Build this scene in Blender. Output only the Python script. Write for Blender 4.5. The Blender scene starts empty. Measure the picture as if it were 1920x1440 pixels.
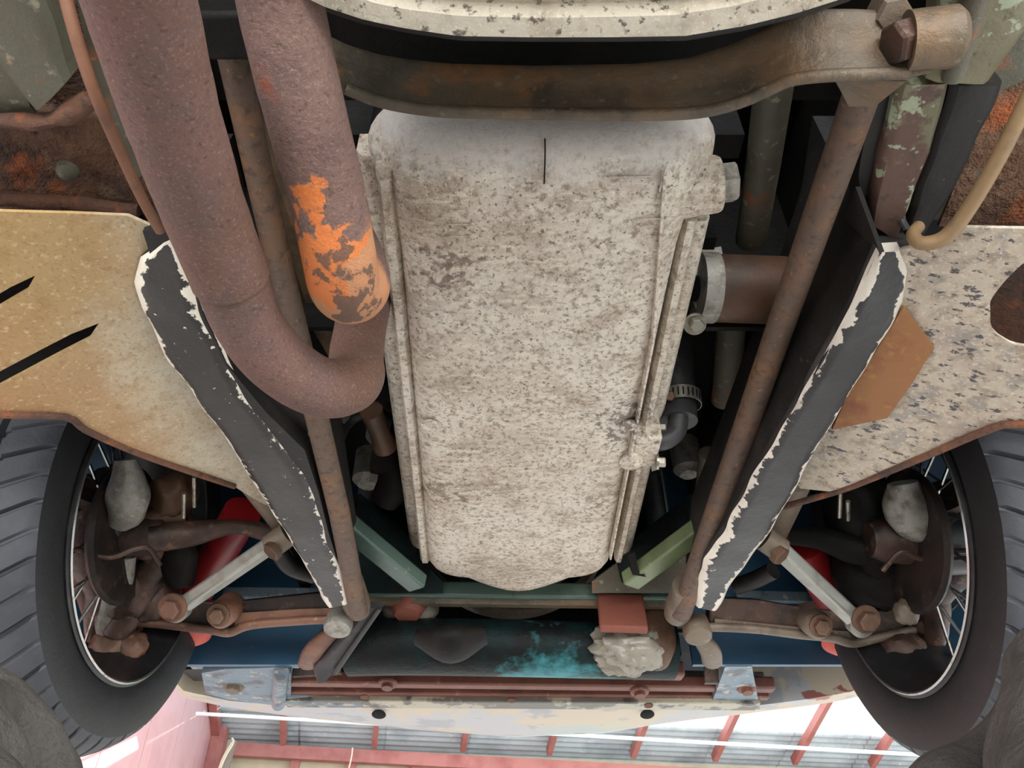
import bpy, bmesh, math, random
from mathutils import Vector, Matrix, noise
from mathutils.geometry import tessellate_polygon
random.seed(7)
S = bpy.context.scene
COL = S.collection
# ------------------------------------------------------------------ camera, light, exposure
F = 1443.0                      # focal length in pixels of the 1920 px frame
TH = math.atan2(1160.0, F)      # the camera lies under the car and looks forward and up
CT, ST = math.cos(TH), math.sin(TH)
H = 0.25                        # height of the camera above the garage floor
cd = bpy.data.cameras.new('camera'); cam = bpy.data.objects.new('camera', cd); COL.objects.link(cam)
cam.location = (0, 0, H); cam.rotation_euler = (math.pi/2 + TH, 0, 0)
cd.sensor_width = 36; cd.lens = F/1920*36; cd.clip_start = 0.02; cd.clip_end = 500
S.camera = cam
S.view_settings.view_transform = 'Standard'; S.view_settings.look = 'None'
S.view_settings.gamma = 1; S.view_settings.use_curve_mapping = False
S.view_settings.exposure = 0.62
w = bpy.data.worlds.new('sky'); S.world = w; w.use_nodes = True
bg = w.node_tree.nodes['Background']; bg.inputs[0].default_value = (0.86, 0.94, 1.0, 1); bg.inputs[1].default_value = 2.6
_w = w.node_tree; _tc = _w.nodes.new('ShaderNodeTexCoord'); _dp = _w.nodes.new('ShaderNodeVectorMath'); _dp.operation = 'DOT_PRODUCT'
SUND = Vector((.58, .988, .368)).normalized(); _nm = _w.nodes.new('ShaderNodeVectorMath'); _nm.operation = 'NORMALIZE'
_w.links.new(_tc.outputs['Generated'], _nm.inputs[0]); _w.links.new(_nm.outputs[0], _dp.inputs[0]); _dp.inputs[1].default_value = SUND
_mr = _w.nodes.new('ShaderNodeMapRange'); _mr.inputs['From Min'].default_value = math.cos(math.radians(1.5)); _mr.inputs['From Max'].default_value = math.cos(math.radians(1.0))
_mr.inputs['To Min'].default_value = 2.4; _mr.inputs['To Max'].default_value = 40; _w.links.new(_dp.outputs['Value'], _mr.inputs['Value']); _w.links.new(_mr.outputs[0], bg.inputs[1])
sd = bpy.data.lights.new('sun', 'SUN'); sun = bpy.data.objects.new('sun', sd); COL.objects.link(sun)
sd.energy = 7; sd.angle = math.radians(0.6); sd.color = (1, .97, .92)
sun.rotation_euler = (-SUND).to_track_quat('-Z', 'Y').to_euler()
ad = bpy.data.lights.new('rear_fill', 'AREA'); al = bpy.data.objects.new('rear_fill', ad); COL.objects.link(al)  # added fill lamp behind the camera, brightens the underside
ad.shape = 'RECTANGLE'; ad.size = 5.0; ad.size_y = 1.4; ad.energy = 260; ad.color = (1, .99, .97)
al.location = (0.6, -3.6, 0.75); al.rotation_euler = Vector((-0.1, 1.0, 0.0)).to_track_quat('-Z', 'Y').to_euler()

# ------------------------------------------------------------------ pixel helpers (real planes at real heights, camera-relative)
def ray(px, py):
    u = (px-960)/F; v = (720-py)/F
    return Vector((u, CT - ST*v, ST + CT*v))
def Z(px, py, z): d = ray(px, py); return d*(z/d.z)
def X(px, py, x): d = ray(px, py); return d*(x/d.x)
def Y(px, py, y): d = ray(px, py); return d*(y/d.y)
def D(px, py, dep): return ray(px, py)*dep

# ------------------------------------------------------------------ materials
def srgb(c):
    f = lambda v: v/12.92 if v <= .04045 else ((v+.055)/1.055)**2.4
    return tuple(f(v/255) for v in c)+(1,)
def mat(name, base, layers=(), rough=.6, metal=0.0, bump=.0, bscale=60, trans=0, rmix=None, bdist=.004, spec=.5):
    """base: rgb 0-255.  layers: (kind, params, colour, lo, hi[, amount]) - patches of another paint, rust or dirt"""
    m = bpy.data.materials.new(name); m.use_nodes = True; nt = m.node_tree; N = nt.nodes; L = nt.links
    b = N['Principled BSDF']; b.inputs['Roughness'].default_value = rough; b.inputs['Metallic'].default_value = metal
    b.inputs['Specular IOR Level'].default_value = spec
    if trans: b.inputs['Transmission Weight'].default_value = trans
    tc = N.new('ShaderNodeTexCoord'); cur = None
    rgb = N.new('ShaderNodeRGB'); rgb.outputs[0].default_value = srgb(base); cur = rgb.outputs[0]
    def noise_fac(scale, detail=5, stretch=(1, 1, 1), seed=0, rg=.6):
        mp = N.new('ShaderNodeMapping'); mp.inputs['Scale'].default_value = stretch; mp.inputs['Location'].default_value = (seed*3.1, seed*1.7, seed)
        L.new(tc.outputs['Object'], mp.inputs[0])
        n = N.new('ShaderNodeTexNoise'); n.inputs['Scale'].default_value = scale; n.inputs['Detail'].default_value = detail; n.inputs['Roughness'].default_value = rg
        L.new(mp.outputs[0], n.inputs['Vector']); return n.outputs['Fac']
    def math_(op, a, b_=None, c=None):
        n = N.new('ShaderNodeMath'); n.operation = op
        for i, v in enumerate((a, b_, c)):
            if v is None: continue
            if isinstance(v, (int, float)): n.inputs[i].default_value = v
            else: L.new(v, n.inputs[i])
        return n.outputs[0]
    k = 0
    for ly in layers:
        k += 1
        kind, p, colr, lo, hi = ly[:5]; amt = ly[5] if len(ly) > 5 else 1.0
        if kind == 'n': fac = noise_fac(p[0], p[1] if len(p) > 1 else 5, p[2] if len(p) > 2 else (1, 1, 1), k)
        elif kind == 'v':
            vn = N.new('ShaderNodeTexVoronoi'); vn.inputs['Scale'].default_value = p[0]; L.new(tc.outputs['Object'], vn.inputs['Vector']); fac = vn.outputs['Distance']
        elif kind == 'edge':      # p = (noise scale, noise weight): wear along the edges of a strip, from its UV width
            sx = N.new('ShaderNodeSeparateXYZ'); L.new(tc.outputs['UV'], sx.inputs[0])
            e = math_('ABSOLUTE', math_('SUBTRACT', sx.outputs[0], .5)); e = math_('MULTIPLY', e, 2.0)
            fac = math_('ADD', e, math_('MULTIPLY', math_('SUBTRACT', noise_fac(p[0], 6, (1, 1, 1), k), .5), p[1]))
            if len(p) > 2:         # more wear towards one end of the strip
                vv = sx.outputs[1] if p[2] > 0 else math_('SUBTRACT', 1.0, sx.outputs[1])
                fac = math_('ADD', fac, math_('MULTIPLY', math_('POWER', vv, p[3]), abs(p[2])))
        elif kind == 'grad':      # p = (axis vector, offset, noise scale, weight): a stain with its own place on the thing
            vm = N.new('ShaderNodeVectorMath'); vm.operation = 'DOT_PRODUCT'; L.new(tc.outputs['Object'], vm.inputs[0]); vm.inputs[1].default_value = p[0]
            fac = math_('ADD', math_('ADD', vm.outputs['Value'], p[1]), math_('MULTIPLY', math_('SUBTRACT', noise_fac(p[2], 6, (1, 1, 1), k), .5), p[3]))
        elif kind == 'ball':      # p = (centre, radius, noise scale, weight)
            vm = N.new('ShaderNodeVectorMath'); vm.operation = 'DISTANCE'; L.new(tc.outputs['Object'], vm.inputs[0]); vm.inputs[1].default_value = p[0]
            e = math_('SUBTRACT', 1.0, math_('DIVIDE', vm.outputs['Value'], p[1]))
            fac = math_('ADD', e, math_('MULTIPLY', math_('SUBTRACT', noise_fac(p[2], 6, (1, 1, 1), k), .5), p[3]))
        mr = N.new('ShaderNodeMapRange'); mr.inputs['From Min'].default_value = lo; mr.inputs['From Max'].default_value = hi
        mr.inputs['To Max'].default_value = amt; L.new(fac, mr.inputs['Value'])
        mx = N.new('ShaderNodeMix'); mx.data_type = 'RGBA'; L.new(mr.outputs[0], mx.inputs['Factor']); L.new(cur, mx.inputs['A']); mx.inputs['B'].default_value = srgb(colr)
        cur = mx.outputs['Result']
    L.new(cur, b.inputs['Base Color'])
    if bump:
        bn = N.new('ShaderNodeBump'); bn.inputs['Strength'].default_value = bump; bn.inputs['Distance'].default_value = bdist
        L.new(noise_fac(bscale, 6, (1, 1, 1), 9, .7), bn.inputs['Height']); L.new(bn.outputs[0], b.inputs['Normal'])
    return m
M = {}
M['alu'] = mat('dirty_cast_aluminium', (214, 205, 192), [
    ('n', (7, 6), (176, 152, 128), .44, .68, .75), ('n', (26, 8), (158, 140, 122), .48, .66, .75), ('n', (110, 8, (.4, 1.6, 1)), (228, 218, 200), .5, .64, .7),
    ('n', (160, 9), (138, 118, 98), .5, .64, .8), ('n', (420, 6), (234, 226, 212), .56, .66, .55), ('n', (280, 9), (84, 68, 58), .585, .65, .8), ('n', (60, 10, (1, 1, 1)), (104, 90, 80), .64, .72, .6),
    ('ball', ((-.056, .43, .47), .06, 110, 3.2), (92, 74, 62), .70, .95, .7), ('ball', ((.125, .65, .47), .09, 130, 3.4), (88, 72, 66), .72, .95, .75), ('ball', ((-.084, .79, .47), .08, 110, 3.2), (104, 84, 70), .70, .95, .7),
    ('ball', ((.105, .81, .47), .07, 110, 3.2), (112, 92, 78), .70, .95, .6), ('grad', ((0, -1, 0), .352, 40, .06), (204, 198, 194), .0, .03, .8)], rough=.5, metal=.12, bump=.6, bscale=240, bdist=.003)
M['alu_grey'] = mat('grey_cast_metal', (150, 146, 138), [('n', (60, 7), (96, 88, 76), .45, .7), ('n', (200, 7), (196, 190, 180), .58, .7, .6)], rough=.5, metal=.3, bump=.3, bscale=150)
M['housing'] = mat('dirty_cream_casting', (206, 196, 178), [('n', (40, 8), (160, 146, 124), .48, .68, .8), ('n', (160, 9), (70, 60, 52), .57, .64, .85), ('n', (14, 6), (104, 98, 84), .58, .72, .6), ('n', (420, 6), (228, 220, 204), .56, .68, .6)], rough=.55, bump=.5, bscale=160)
M['pipe'] = mat('brown_rusty_pipe', (112, 82, 73), [('n', (10, 6), (104, 74, 58), .42, .62), ('n', (26, 8), (96, 76, 72), .5, .66, .8), ('n', (520, 6), (142, 114, 102), .54, .68, .7),
    ('n', (300, 8), (78, 56, 50), .56, .68, .8)], rough=.75, bump=.5, bscale=260)
_o = (-.105, .335, .375)
M['pipe_flaked'] = mat('flaking_rusty_pipe', (112, 86, 78), [('n', (26, 8), (96, 74, 68), .5, .66, .8), ('n', (520, 6), (138, 112, 100), .54, .68, .7), ('n', (300, 8), (78, 56, 50), .56, .68, .8),
    ('ball', ((-.146, .205, .375), .034, 60, 1.6), (134, 72, 50), .28, .45, .8),
    ('ball', ((-.103, .352, .347), .075, 26, .9), (190, 132, 92), .25, .42, .9), ('ball', ((-.122, .310, .345), .085, 30, 2.6), (206, 116, 58), .60, .66, .95), ('ball', ((-.120, .278, .357), .032, 50, 2.2), (208, 116, 56), .55, .62, .95), ('ball', ((-.100, .34, .335), .08, 44, 2.2), (96, 74, 62), .74, .80, .9)], rough=.8, bump=.6, bscale=180)
M['rust'] = mat('dark_rusty_steel', (108, 72, 52), [('n', (14, 7), (74, 54, 46), .45, .65), ('n', (45, 8), (150, 84, 44), .56, .68, .8), ('n', (120, 8), (54, 42, 38), .56, .68, .8)], rough=.8, bump=.7, bscale=80, bdist=.008)
M['rust_heavy'] = mat('scaly_rust', (118, 84, 62), [('n', (10, 8), (70, 52, 46), .46, .62), ('n', (16, 8), (176, 92, 44), .58, .68, .85), ('n', (34, 9), (134, 112, 92), .58, .68, .7), ('n', (50, 9), (40, 30, 28), .6, .68, .9)], rough=.85, bump=1, bscale=30, bdist=.02)
M['rod'] = mat('rusty_torsion_bar', (98, 80, 68), [('n', (22, 7), (130, 92, 62), .48, .7, .8), ('n', (120, 8), (64, 54, 50), .52, .68, .8), ('n', (200, 7), (178, 120, 66), .62, .7, .7)], rough=.65, metal=.2, bump=.4, bscale=160)
M['plate'] = mat('oily_rusty_beam', (92, 82, 68), [('n', (9, 6), (122, 92, 62), .48, .66, .7), ('n', (26, 8), (60, 56, 50), .48, .64, .8), ('n', (20, 9), (150, 100, 56), .6, .7, .7), ('n', (150, 7), (136, 122, 98), .6, .7, .6)], rough=.5, metal=.1, bump=.5, bscale=90)
M['black_worn'] = mat('black_paint_worn_to_cream', (42, 39, 37), [('n', (18, 6), (60, 57, 54), .5, .7, .8), ('edge', (60, .8), (206, 198, 186), .93, .96), ('edge', (70, 1.3, .5, 4), (226, 216, 204), 1.0, 1.04), ('edge', (70, 1.1, -.45, 5), (226, 218, 204), .98, 1.02), ('n', (130, 8), (214, 206, 196), .665, .69)], rough=.42, bump=.25, bscale=90)
M['black_worn_r'] = mat('black_paint_chipped_at_ends', (40, 38, 39), [('n', (18, 6), (58, 57, 58), .5, .7, .8), ('edge', (40, .9), (196, 188, 176), .94, .97), ('edge', (60, 1.4, .60, 2.2), (218, 208, 194), 1.02, 1.05), ('edge', (60, 1.4, -.6, 6), (206, 198, 186), 1.0, 1.04)], rough=.42, bump=.35, bscale=90)
M['black'] = mat('dull_black_paint', (32, 30, 29), [('n', (20, 7), (54, 49, 45), .5, .72, .7), ('n', (90, 8), (110, 100, 88), .66, .72, .5)], spec=.3, rough=.5, bump=.3, bscale=80)
M['dark'] = mat('grimy_metal_cavity_shade', (18, 17, 16), [('n', (18, 7), (34, 29, 25), .5, .7, .8)], spec=.15, rough=.6, bump=.5, bscale=50)  # base blackened so the shade of the engine cavities sits in the colour
M['sheet_l'] = mat('stained_cream_sheet', (196, 186, 164), [('n', (90, 8), (170, 156, 134), .5, .66, .7), ('n', (30, 7), (178, 162, 136), .52, .68, .7),
    ('grad', ((-1, -.18, 0), -.23, 8, .20), (166, 130, 82), -.03, .04, .8), ('grad', ((-1, -.9, 0), .10, 9, .16), (172, 140, 74), .0, .12, .4), ('grad', ((-1, .35, 0), -.56, 12, .2), (156, 104, 62), .0, .16, .6),
    ('n', (60, 9), (140, 104, 60), .54, .7, .5), ('n', (200, 8), (214, 196, 162), .56, .68, .5), ('n', (330, 8), (128, 100, 68), .54, .66, .5)], rough=.6, bump=.4, bscale=200)
M['sheet_r'] = mat('flaking_cream_sheet', (190, 176, 158), [('n', (80, 8), (150, 134, 114), .48, .62, .85), ('n', (18, 6), (166, 150, 136), .5, .66, .8), ('n', (34, 9), (140, 134, 128), .54, .62, .7), ('n', (80, 9, (1, 2.0, 1)), (70, 68, 72), .585, .61, .95),
    ('grad', ((1, .3, 0), -.70, 18, .3), (120, 118, 120), .0, .05, .7), ('n', (300, 7), (214, 204, 190), .56, .66, .7)], rough=.6, bump=.8, bscale=90)
M['patch'] = mat('orange_rust_patch', (146, 100, 62), [('n', (14, 6), (122, 62, 46), .5, .66, .9), ('n', (60, 8), (172, 128, 72), .55, .7, .8)], rough=.75, bump=.3)
M['sill'] = mat('grey_green_painted_sill', (90, 88, 74), [('n', (10, 7), (86, 74, 62), .48, .66), ('n', (20, 7), (140, 80, 46), .6, .7, .9), ('n', (80, 8), (168, 162, 140), .6, .7, .6)], rough=.6, bump=.5, bscale=60)
M['greenpaint'] = mat('flaking_pale_green_paint', (108, 102, 80), [('n', (20, 7), (128, 120, 92), .5, .66, .8), ('grad', ((0, 1, 0), -.31, 24, .3), (88, 62, 54), .0, .02, .95), ('n', (34, 9), (150, 158, 132), .565, .585), ('n', (80, 8), (54, 48, 40), .6, .68, .8)], rough=.55, bump=.5, bscale=60)
M['teal'] = mat('teal_frame_paint', (76, 96, 88), [('n', (12, 6), (56, 76, 70), .48, .7), ('n', (60, 8), (150, 150, 110), .62, .7, .6), ('n', (40, 8), (60, 52, 44), .63, .7, .8)], rough=.35, bump=.15)
M['olive'] = mat('olive_green_paint', (108, 120, 86), [('n', (12, 6), (78, 88, 66), .48, .7), ('n', (60, 8), (150, 154, 112), .62, .7, .6)], rough=.35, bump=.15)
M['teal_dark'] = mat('oily_teal_paint', (18, 34, 34), [('n', (12, 7), (18, 20, 20), .42, .56), ('ball', ((.06, 1.27, .40), .16, 40, .8), (70, 142, 150), .28, .62, .9)], spec=.12, rough=.4, bump=.8, bscale=50)
M['blue'] = mat('dark_blue_body_paint', (50, 86, 112), [('n', (8, 6), (62, 92, 114), .5, .7, .8), ('n', (90, 8), (96, 110, 120), .64, .72, .5)], rough=.35, bump=.1)
M['bluegrey'] = mat('blue_grey_bracket_paint', (112, 130, 142), [('n', (24, 7), (74, 70, 74), .5, .62, .8), ('n', (60, 8), (176, 168, 152), .58, .64, .9)], rough=.45, bump=.3)
M['redrust'] = mat('red_primer_rail', (112, 68, 56), [('n', (14, 7), (92, 56, 46), .48, .66), ('n', (60, 8), (150, 104, 84), .6, .7, .7)], rough=.5, bump=.3)
M['scuffed'] = mat('scuffed_grey_metal', (110, 106, 98), [('n', (11, 7), (170, 164, 146), .5, .54), ('n', (16, 8), (62, 60, 60), .55, .62, .9), ('n', (60, 8), (140, 110, 86), .64, .7, .8)], rough=.4, metal=.3, bump=.4, bscale=50)
M['valance'] = mat('patchy_grey_primer', (176, 176, 178), [('n', (5, 5), (192, 178, 156), .48, .54), ('n', (7, 5), (150, 154, 160), .56, .6, .8), ('n', (6, 4), (140, 76, 62), .66, .67, .9)], rough=.4, bump=.05)
M['rubber'] = mat('black_tyre_rubber', (24, 24, 25), [('n', (12, 6), (36, 36, 38), .48, .7, .8), ('n', (60, 7), (34, 34, 36), .55, .7, .8)], rough=.55, bump=.15, bscale=160)
M['tread'] = mat('lit_tyre_tread', (50, 52, 57), [('n', (12, 6), (68, 70, 78), .48, .7, .8), ('n', (60, 7), (60, 60, 62), .52, .7, .8)], rough=.6, bump=.2, bscale=160)  # paler than the sidewall: daylight on the tread put into the colour
M['steel'] = mat('bright_chromed_rim', (170, 168, 164), [('n', (60, 7), (110, 100, 92), .55, .7, .7)], rough=.25, metal=.9)
M['rimblack'] = mat('dark_grimy_rim', (40, 40, 42), [('n', (30, 7), (62, 60, 58), .5, .7, .8)], rough=.4, metal=.4)
M['oilrust'] = mat('brown_oily_steel', (78, 56, 46), [('n', (22, 7), (48, 38, 34), .44, .6), ('n', (60, 8), (124, 96, 76), .58, .68, .7)], rough=.45, metal=.2, bump=.4, bscale=80)
M['arm'] = mat('brown_rusty_arm', (118, 82, 64), [('n', (18, 7), (82, 58, 48), .46, .62, .85), ('n', (70, 8), (150, 122, 98), .6, .7, .7)], rough=.5, metal=.1, bump=.4, bscale=80)
M['arm_r'] = mat('grey_brown_arm', (112, 98, 84), [('n', (18, 7), (82, 68, 58), .5, .66, .85), ('n', (70, 8), (150, 138, 118), .6, .7, .7)], rough=.5, metal=.1, bump=.4, bscale=80)
M['link'] = mat('scuffed_grey_link', (152, 152, 144), [('n', (26, 7), (116, 112, 102), .5, .7, .8), ('grad', ((0, 0, 1), -.9, 50, .3), (150, 110, 80), 0, .1, .3)], rough=.4, metal=.5, bump=.15)
M['red'] = mat('red_damper_paint', (134, 22, 26), [('n', (20, 6), (110, 20, 24), .5, .7, .8)], rough=.4, bump=.1)
M['darkrust'] = mat('dark_oily_rust', (48, 37, 32), [('n', (22, 7), (32, 27, 25), .44, .6), ('n', (60, 8), (84, 64, 52), .58, .7, .7)], rough=.5, spec=.3, bump=.4, bscale=60)
M['redlight'] = mat('faded_red_rubber', (196, 84, 70), [('n', (40, 7), (130, 60, 56), .55, .7, .8)], rough=.6, bump=.2)
M['bolt'] = mat('rusty_bolt', (108, 82, 66), [('n', (60, 7), (90, 66, 54), .5, .7)], rough=.5, metal=.4, bump=.4)
M['boltbright'] = mat('plated_bolt', (178, 172, 160), [('n', (80, 7), (120, 108, 92), .5, .7)], rough=.3, metal=.8)
M['hose'] = mat('black_rubber_hose', (46, 46, 48), [('n', (60, 7), (76, 74, 72), .55, .7, .7)], rough=.5, bump=.2)
M['tan_hose'] = mat('tan_fuel_line', (136, 110, 78), [('n', (50, 7), (112, 92, 72), .5, .7, .8)], rough=.5, bump=.2)
M['brown_line'] = mat('rusty_brake_line', (122, 82, 60), [('n', (50, 7), (98, 66, 52), .5, .7)], rough=.6, bump=.2)
M['filter'] = mat('rusty_brown_canister', (88, 62, 44), [('n', (12, 6), (60, 48, 40), .48, .68), ('n', (50, 8), (120, 98, 74), .6, .72, .7)], rough=.55, metal=.2, bump=.3)
M['horn'] = mat('rust_red_casting', (122, 68, 54), [('n', (30, 7), (120, 66, 52), .5, .7)], rough=.7, bump=.4)
M['foil'] = mat('crumpled_grey_plastic', (132, 126, 114), [('n', (24, 7), (120, 112, 98), .5, .7)], rough=.35, bump=.2)
M['cloth'] = mat('dark_grey_work_trouser_cloth', (84, 79, 74), [('n', (14, 6), (64, 60, 57), .45, .7), ('n', (90, 8), (96, 92, 86), .6, .72, .6), ('n', (400, 3), (54, 52, 50), .5, .7, .6)], rough=.8, bump=.9, bscale=26, bdist=.010)
M['cloth_grey'] = mat('light_grey_fabric', (150, 146, 140), [('n', (20, 6), (120, 116, 112), .5, .7)], rough=.8, bump=.2)
M['concrete'] = mat('pale_concrete_floor', (188, 186, 182), [('n', (1.2, 7), (160, 157, 152), .45, .7), ('n', (16, 8), (140, 134, 124), .56, .72, .6)], rough=.8, bump=.2, bscale=40)
M['pink'] = mat('pink_red_painted_wall', (200, 150, 148), [('n', (1.5, 6), (186, 132, 132), .45, .7), ('n', (14, 8, (1, 1, .2)), (214, 152, 146), .55, .7, .6)], rough=.7, bump=.05)
M['redbeam'] = mat('red_oxide_painted_steel', (166, 104, 96), [('n', (3, 6), (142, 74, 66), .48, .7)], rough=.6)
M['tanpanel'] = mat('tan_wall_panel', (190, 178, 150), [('n', (1.6, 5), (170, 162, 140), .45, .7), ('n', (8, 6, (1, 1, .3)), (202, 190, 164), .5, .7, .6)], rough=.7)
M['greenpanel'] = mat('green_wall_panel', (120, 196, 160), [('n', (1.6, 5), (136, 206, 172), .45, .7)], rough=.7)
M['bluepanel'] = mat('blue_roof_sheet', (112, 130, 156), [('n', (2, 5), (134, 148, 168), .45, .7)], rough=.5, metal=.2)
M['tin'] = mat('grey_corrugated_roofing', (172, 180, 182), [('n', (2.4, 6), (140, 148, 152), .45, .68), ('n', (20, 7), (206, 206, 202), .6, .7, .6)], rough=.5)
M['cyan'] = mat('pale_translucent_sheet', (190, 232, 240), [('n', (2, 5), (170, 218, 232), .45, .7)], rough=.5)
_cb = M['cyan'].node_tree; _n = _cb.nodes.new('ShaderNodeBsdfTranslucent'); _n.inputs[0].default_value = srgb((196, 240, 250)); _m = _cb.nodes.new('ShaderNodeMixShader'); _m.inputs[0].default_value = .6
_cb.links.new(_cb.nodes['Principled BSDF'].outputs[0], _m.inputs[1]); _cb.links.new(_n.outputs[0], _m.inputs[2]); _cb.links.new(_m.outputs[0], _cb.nodes['Material Output'].inputs[0])
M['white'] = mat('white_plastic_conduit', (226, 236, 240), rough=.4)
M['wire'] = mat('pale_cord', (212, 196, 170), rough=.7)
M['wood'] = mat('grey_weathered_timber', (150, 138, 124), [('n', (12, 7, (1, 1, .1)), (116, 104, 92), .48, .7)], rough=.8, bump=.3)

# ------------------------------------------------------------------ mesh helpers
def link(name, bm, m, parent=None, smooth=True, label=None, bevel=0, ang=40):
    me = bpy.data.meshes.new(name); bmesh.ops.recalc_face_normals(bm, faces=bm.faces[:]); bm.to_mesh(me); bm.free()
    me.materials.append(M[m] if isinstance(m, str) else m)
    o = bpy.data.objects.new(name, me); COL.objects.link(o)
    if parent: o.parent = parent
    for p in me.polygons: p.use_smooth = smooth
    if bevel:
        b = o.modifiers.new('bevel', 'BEVEL'); b.width = bevel; b.segments = 2; b.limit_method = 'ANGLE'; b.angle_limit = math.radians(35)
    if smooth and not bevel: me.shade_flat() if False else None
    if smooth: me.set_sharp_from_angle(angle=math.radians(ang))
    if label: o['label'] = label
    return o
def thing(name, label, cat, loc=(0, 0, 0), group=None):
    o = bpy.data.objects.new(name, None); COL.objects.link(o); o.location = loc; o['label'] = label; o['category'] = cat
    if group: o['group'] = group
    return o
def tag(o, label, cat, group=None):
    o['label'] = label; o['category'] = cat
    if group: o['group'] = group
    return o
def node(name, parent, label=None):
    o = bpy.data.objects.new(name, None); COL.objects.link(o); o.parent = parent
    if label: o['label'] = label
    return o
def catmull(pts, n=8):
    P = [Vector(p) for p in pts]; P = [P[0]*2-P[1]]+P+[P[-1]*2-P[-2]]; out = []
    for i in range(1, len(P)-2):
        for k in range(n):
            t = k/n; a, b, c, d = P[i-1:i+3]
            out.append(.5*((2*b)+(c-a)*t+(2*a-5*b+4*c-d)*t*t+(3*b-a-3*c+d)*t**3))
    out.append(P[-2]); return out
def tube(pts, r, seg=20, smooth_n=6, bm=None, cap=True, rad2=None, wob=0, wobs=20):
    """r: number or one radius per control point; rad2 = flattening ratio"""
    bm = bm or bmesh.new()
    P = [Vector(p) for p in pts]
    rs = list(r) if isinstance(r, (list, tuple)) else [r]*len(P)
    if smooth_n > 1 and len(P) > 2:
        R = [v.x for v in catmull([(a, 0, 0) for a in rs], smooth_n)]; P = catmull(P, smooth_n)
    else: R = rs
    t0 = (P[1]-P[0]).normalized(); up = Vector((0, 0, 1)) if abs(t0.z) < .9 else Vector((0, 1, 0))
    nrm = (up - t0*up.dot(t0)).normalized(); rings = []; uv = bm.loops.layers.uv.verify()
    for i, p in enumerate(P):
        t = (P[min(i+1, len(P)-1)]-P[max(i-1, 0)]).normalized(); nrm = (nrm - t*nrm.dot(t)).normalized(); bn = t.cross(nrm)
        ring = []
        for k in range(seg):
            a = 2*math.pi*k/seg; q = nrm*math.cos(a)*(rad2 or 1)+bn*math.sin(a); rr = R[i]
            pos = p+q*rr
            if wob: pos += q*wob*noise.noise(pos*wobs)
            ring.append(bm.verts.new(pos))
        rings.append(ring)
    for a, b in zip(rings, rings[1:]):
        for k in range(seg):
            bm.faces.new((a[k], a[(k+1) % seg], b[(k+1) % seg], b[k]))
    if cap: bm.faces.new(rings[0][::-1]); bm.faces.new(rings[-1])
    return bm
def cyl(p, q, r, seg=16, r2=None, bm=None):
    return tube([p, q], [r, r if r2 is None else r2], seg, 1, bm)
def lathe(prof, c, axis, seg=32, bm=None, closed=False):
    """prof: (along axis, radius)"""
    bm = bm or bmesh.new(); ax = Vector(axis).normalized(); u = ax.orthogonal().normalized(); v = ax.cross(u); c = Vector(c); rings = []
    for a, r in prof:
        rings.append([bm.verts.new(c+ax*a+(u*math.cos(2*math.pi*k/seg)+v*math.sin(2*math.pi*k/seg))*max(r, 1e-4)) for k in range(seg)])
    prs = list(zip(rings, rings[1:]))
    if closed: prs.append((rings[-1], rings[0]))
    for a, b in prs:
        for k in range(seg): bm.faces.new((a[k], a[(k+1) % seg], b[(k+1) % seg], b[k]))
    if not closed:
        bm.faces.new(rings[0][::-1]); bm.faces.new(rings[-1])
    return bm
def hexhead(c, axis, r, h, bm=None): return lathe([(0, r), (h*.85, r), (h, r*.85)], c, axis, 6, bm)
def bolt(name, c, axis, r, h, parent, m='bolt', label=None):
    bm = lathe([(0, r*1.45), (h*.25, r*1.45)], c, axis, 20); hexhead(Vector(c)+Vector(axis).normalized()*h*.2, axis, r, h*.8, bm)
    return link(name, bm, m, parent, smooth=False, label=label)
def prism(pts, off, bm=None):
    """closed polygon of points, thickened by the vector off"""
    bm = bm or bmesh.new(); off = Vector(off)
    a = [bm.verts.new(Vector(p)) for p in pts]; b = [bm.verts.new(Vector(p)+off) for p in pts]
    bm.faces.new(a); bm.faces.new(b[::-1]); n = len(a)
    for i in range(n): bm.faces.new((a[i], b[i], b[(i+1) % n], a[(i+1) % n]))
    bmesh.ops.triangulate(bm, faces=[f for f in bm.faces if len(f.verts) > 4]); return bm
def bar(p, q, w, h, up=(0, 0, 1), bm=None):
    bm = bm or bmesh.new(); p = Vector(p); q = Vector(q); t = (q-p).normalized(); up = Vector(up); s = t.cross(up).normalized(); u = s.cross(t)
    vs = [bm.verts.new(e+s*a*w/2+u*b*h/2) for e in (p, q) for a, b in ((-1, -1), (1, -1), (1, 1), (-1, 1))]
    for f in ((0, 1, 2, 3), (4, 7, 6, 5), (0, 4, 5, 1), (1, 5, 6, 2), (2, 6, 7, 3), (3, 7, 4, 0)): bm.faces.new([vs[i] for i in f])
    return bm
def box(x0, x1, y0, y1, z0, z1, bm=None):
    return bar(((x0+x1)/2, y0, (z0+z1)/2), ((x0+x1)/2, y1, (z0+z1)/2), abs(x1-x0), abs(z1-z0), bm=bm)
def resample(pts, n):
    P = [Vector(p) for p in pts]; L = [0]
    for a, b in zip(P, P[1:]): L.append(L[-1]+(b-a).length)
    out = []
    for k in range(n+1):
        s = L[-1]*k/n; i = max(j for j in range(len(L)) if L[j] <= s+1e-9); i = min(i, len(P)-2)
        t = (s-L[i])/max(L[i+1]-L[i], 1e-9); out.append(P[i].lerp(P[i+1], t))
    return out
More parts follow.
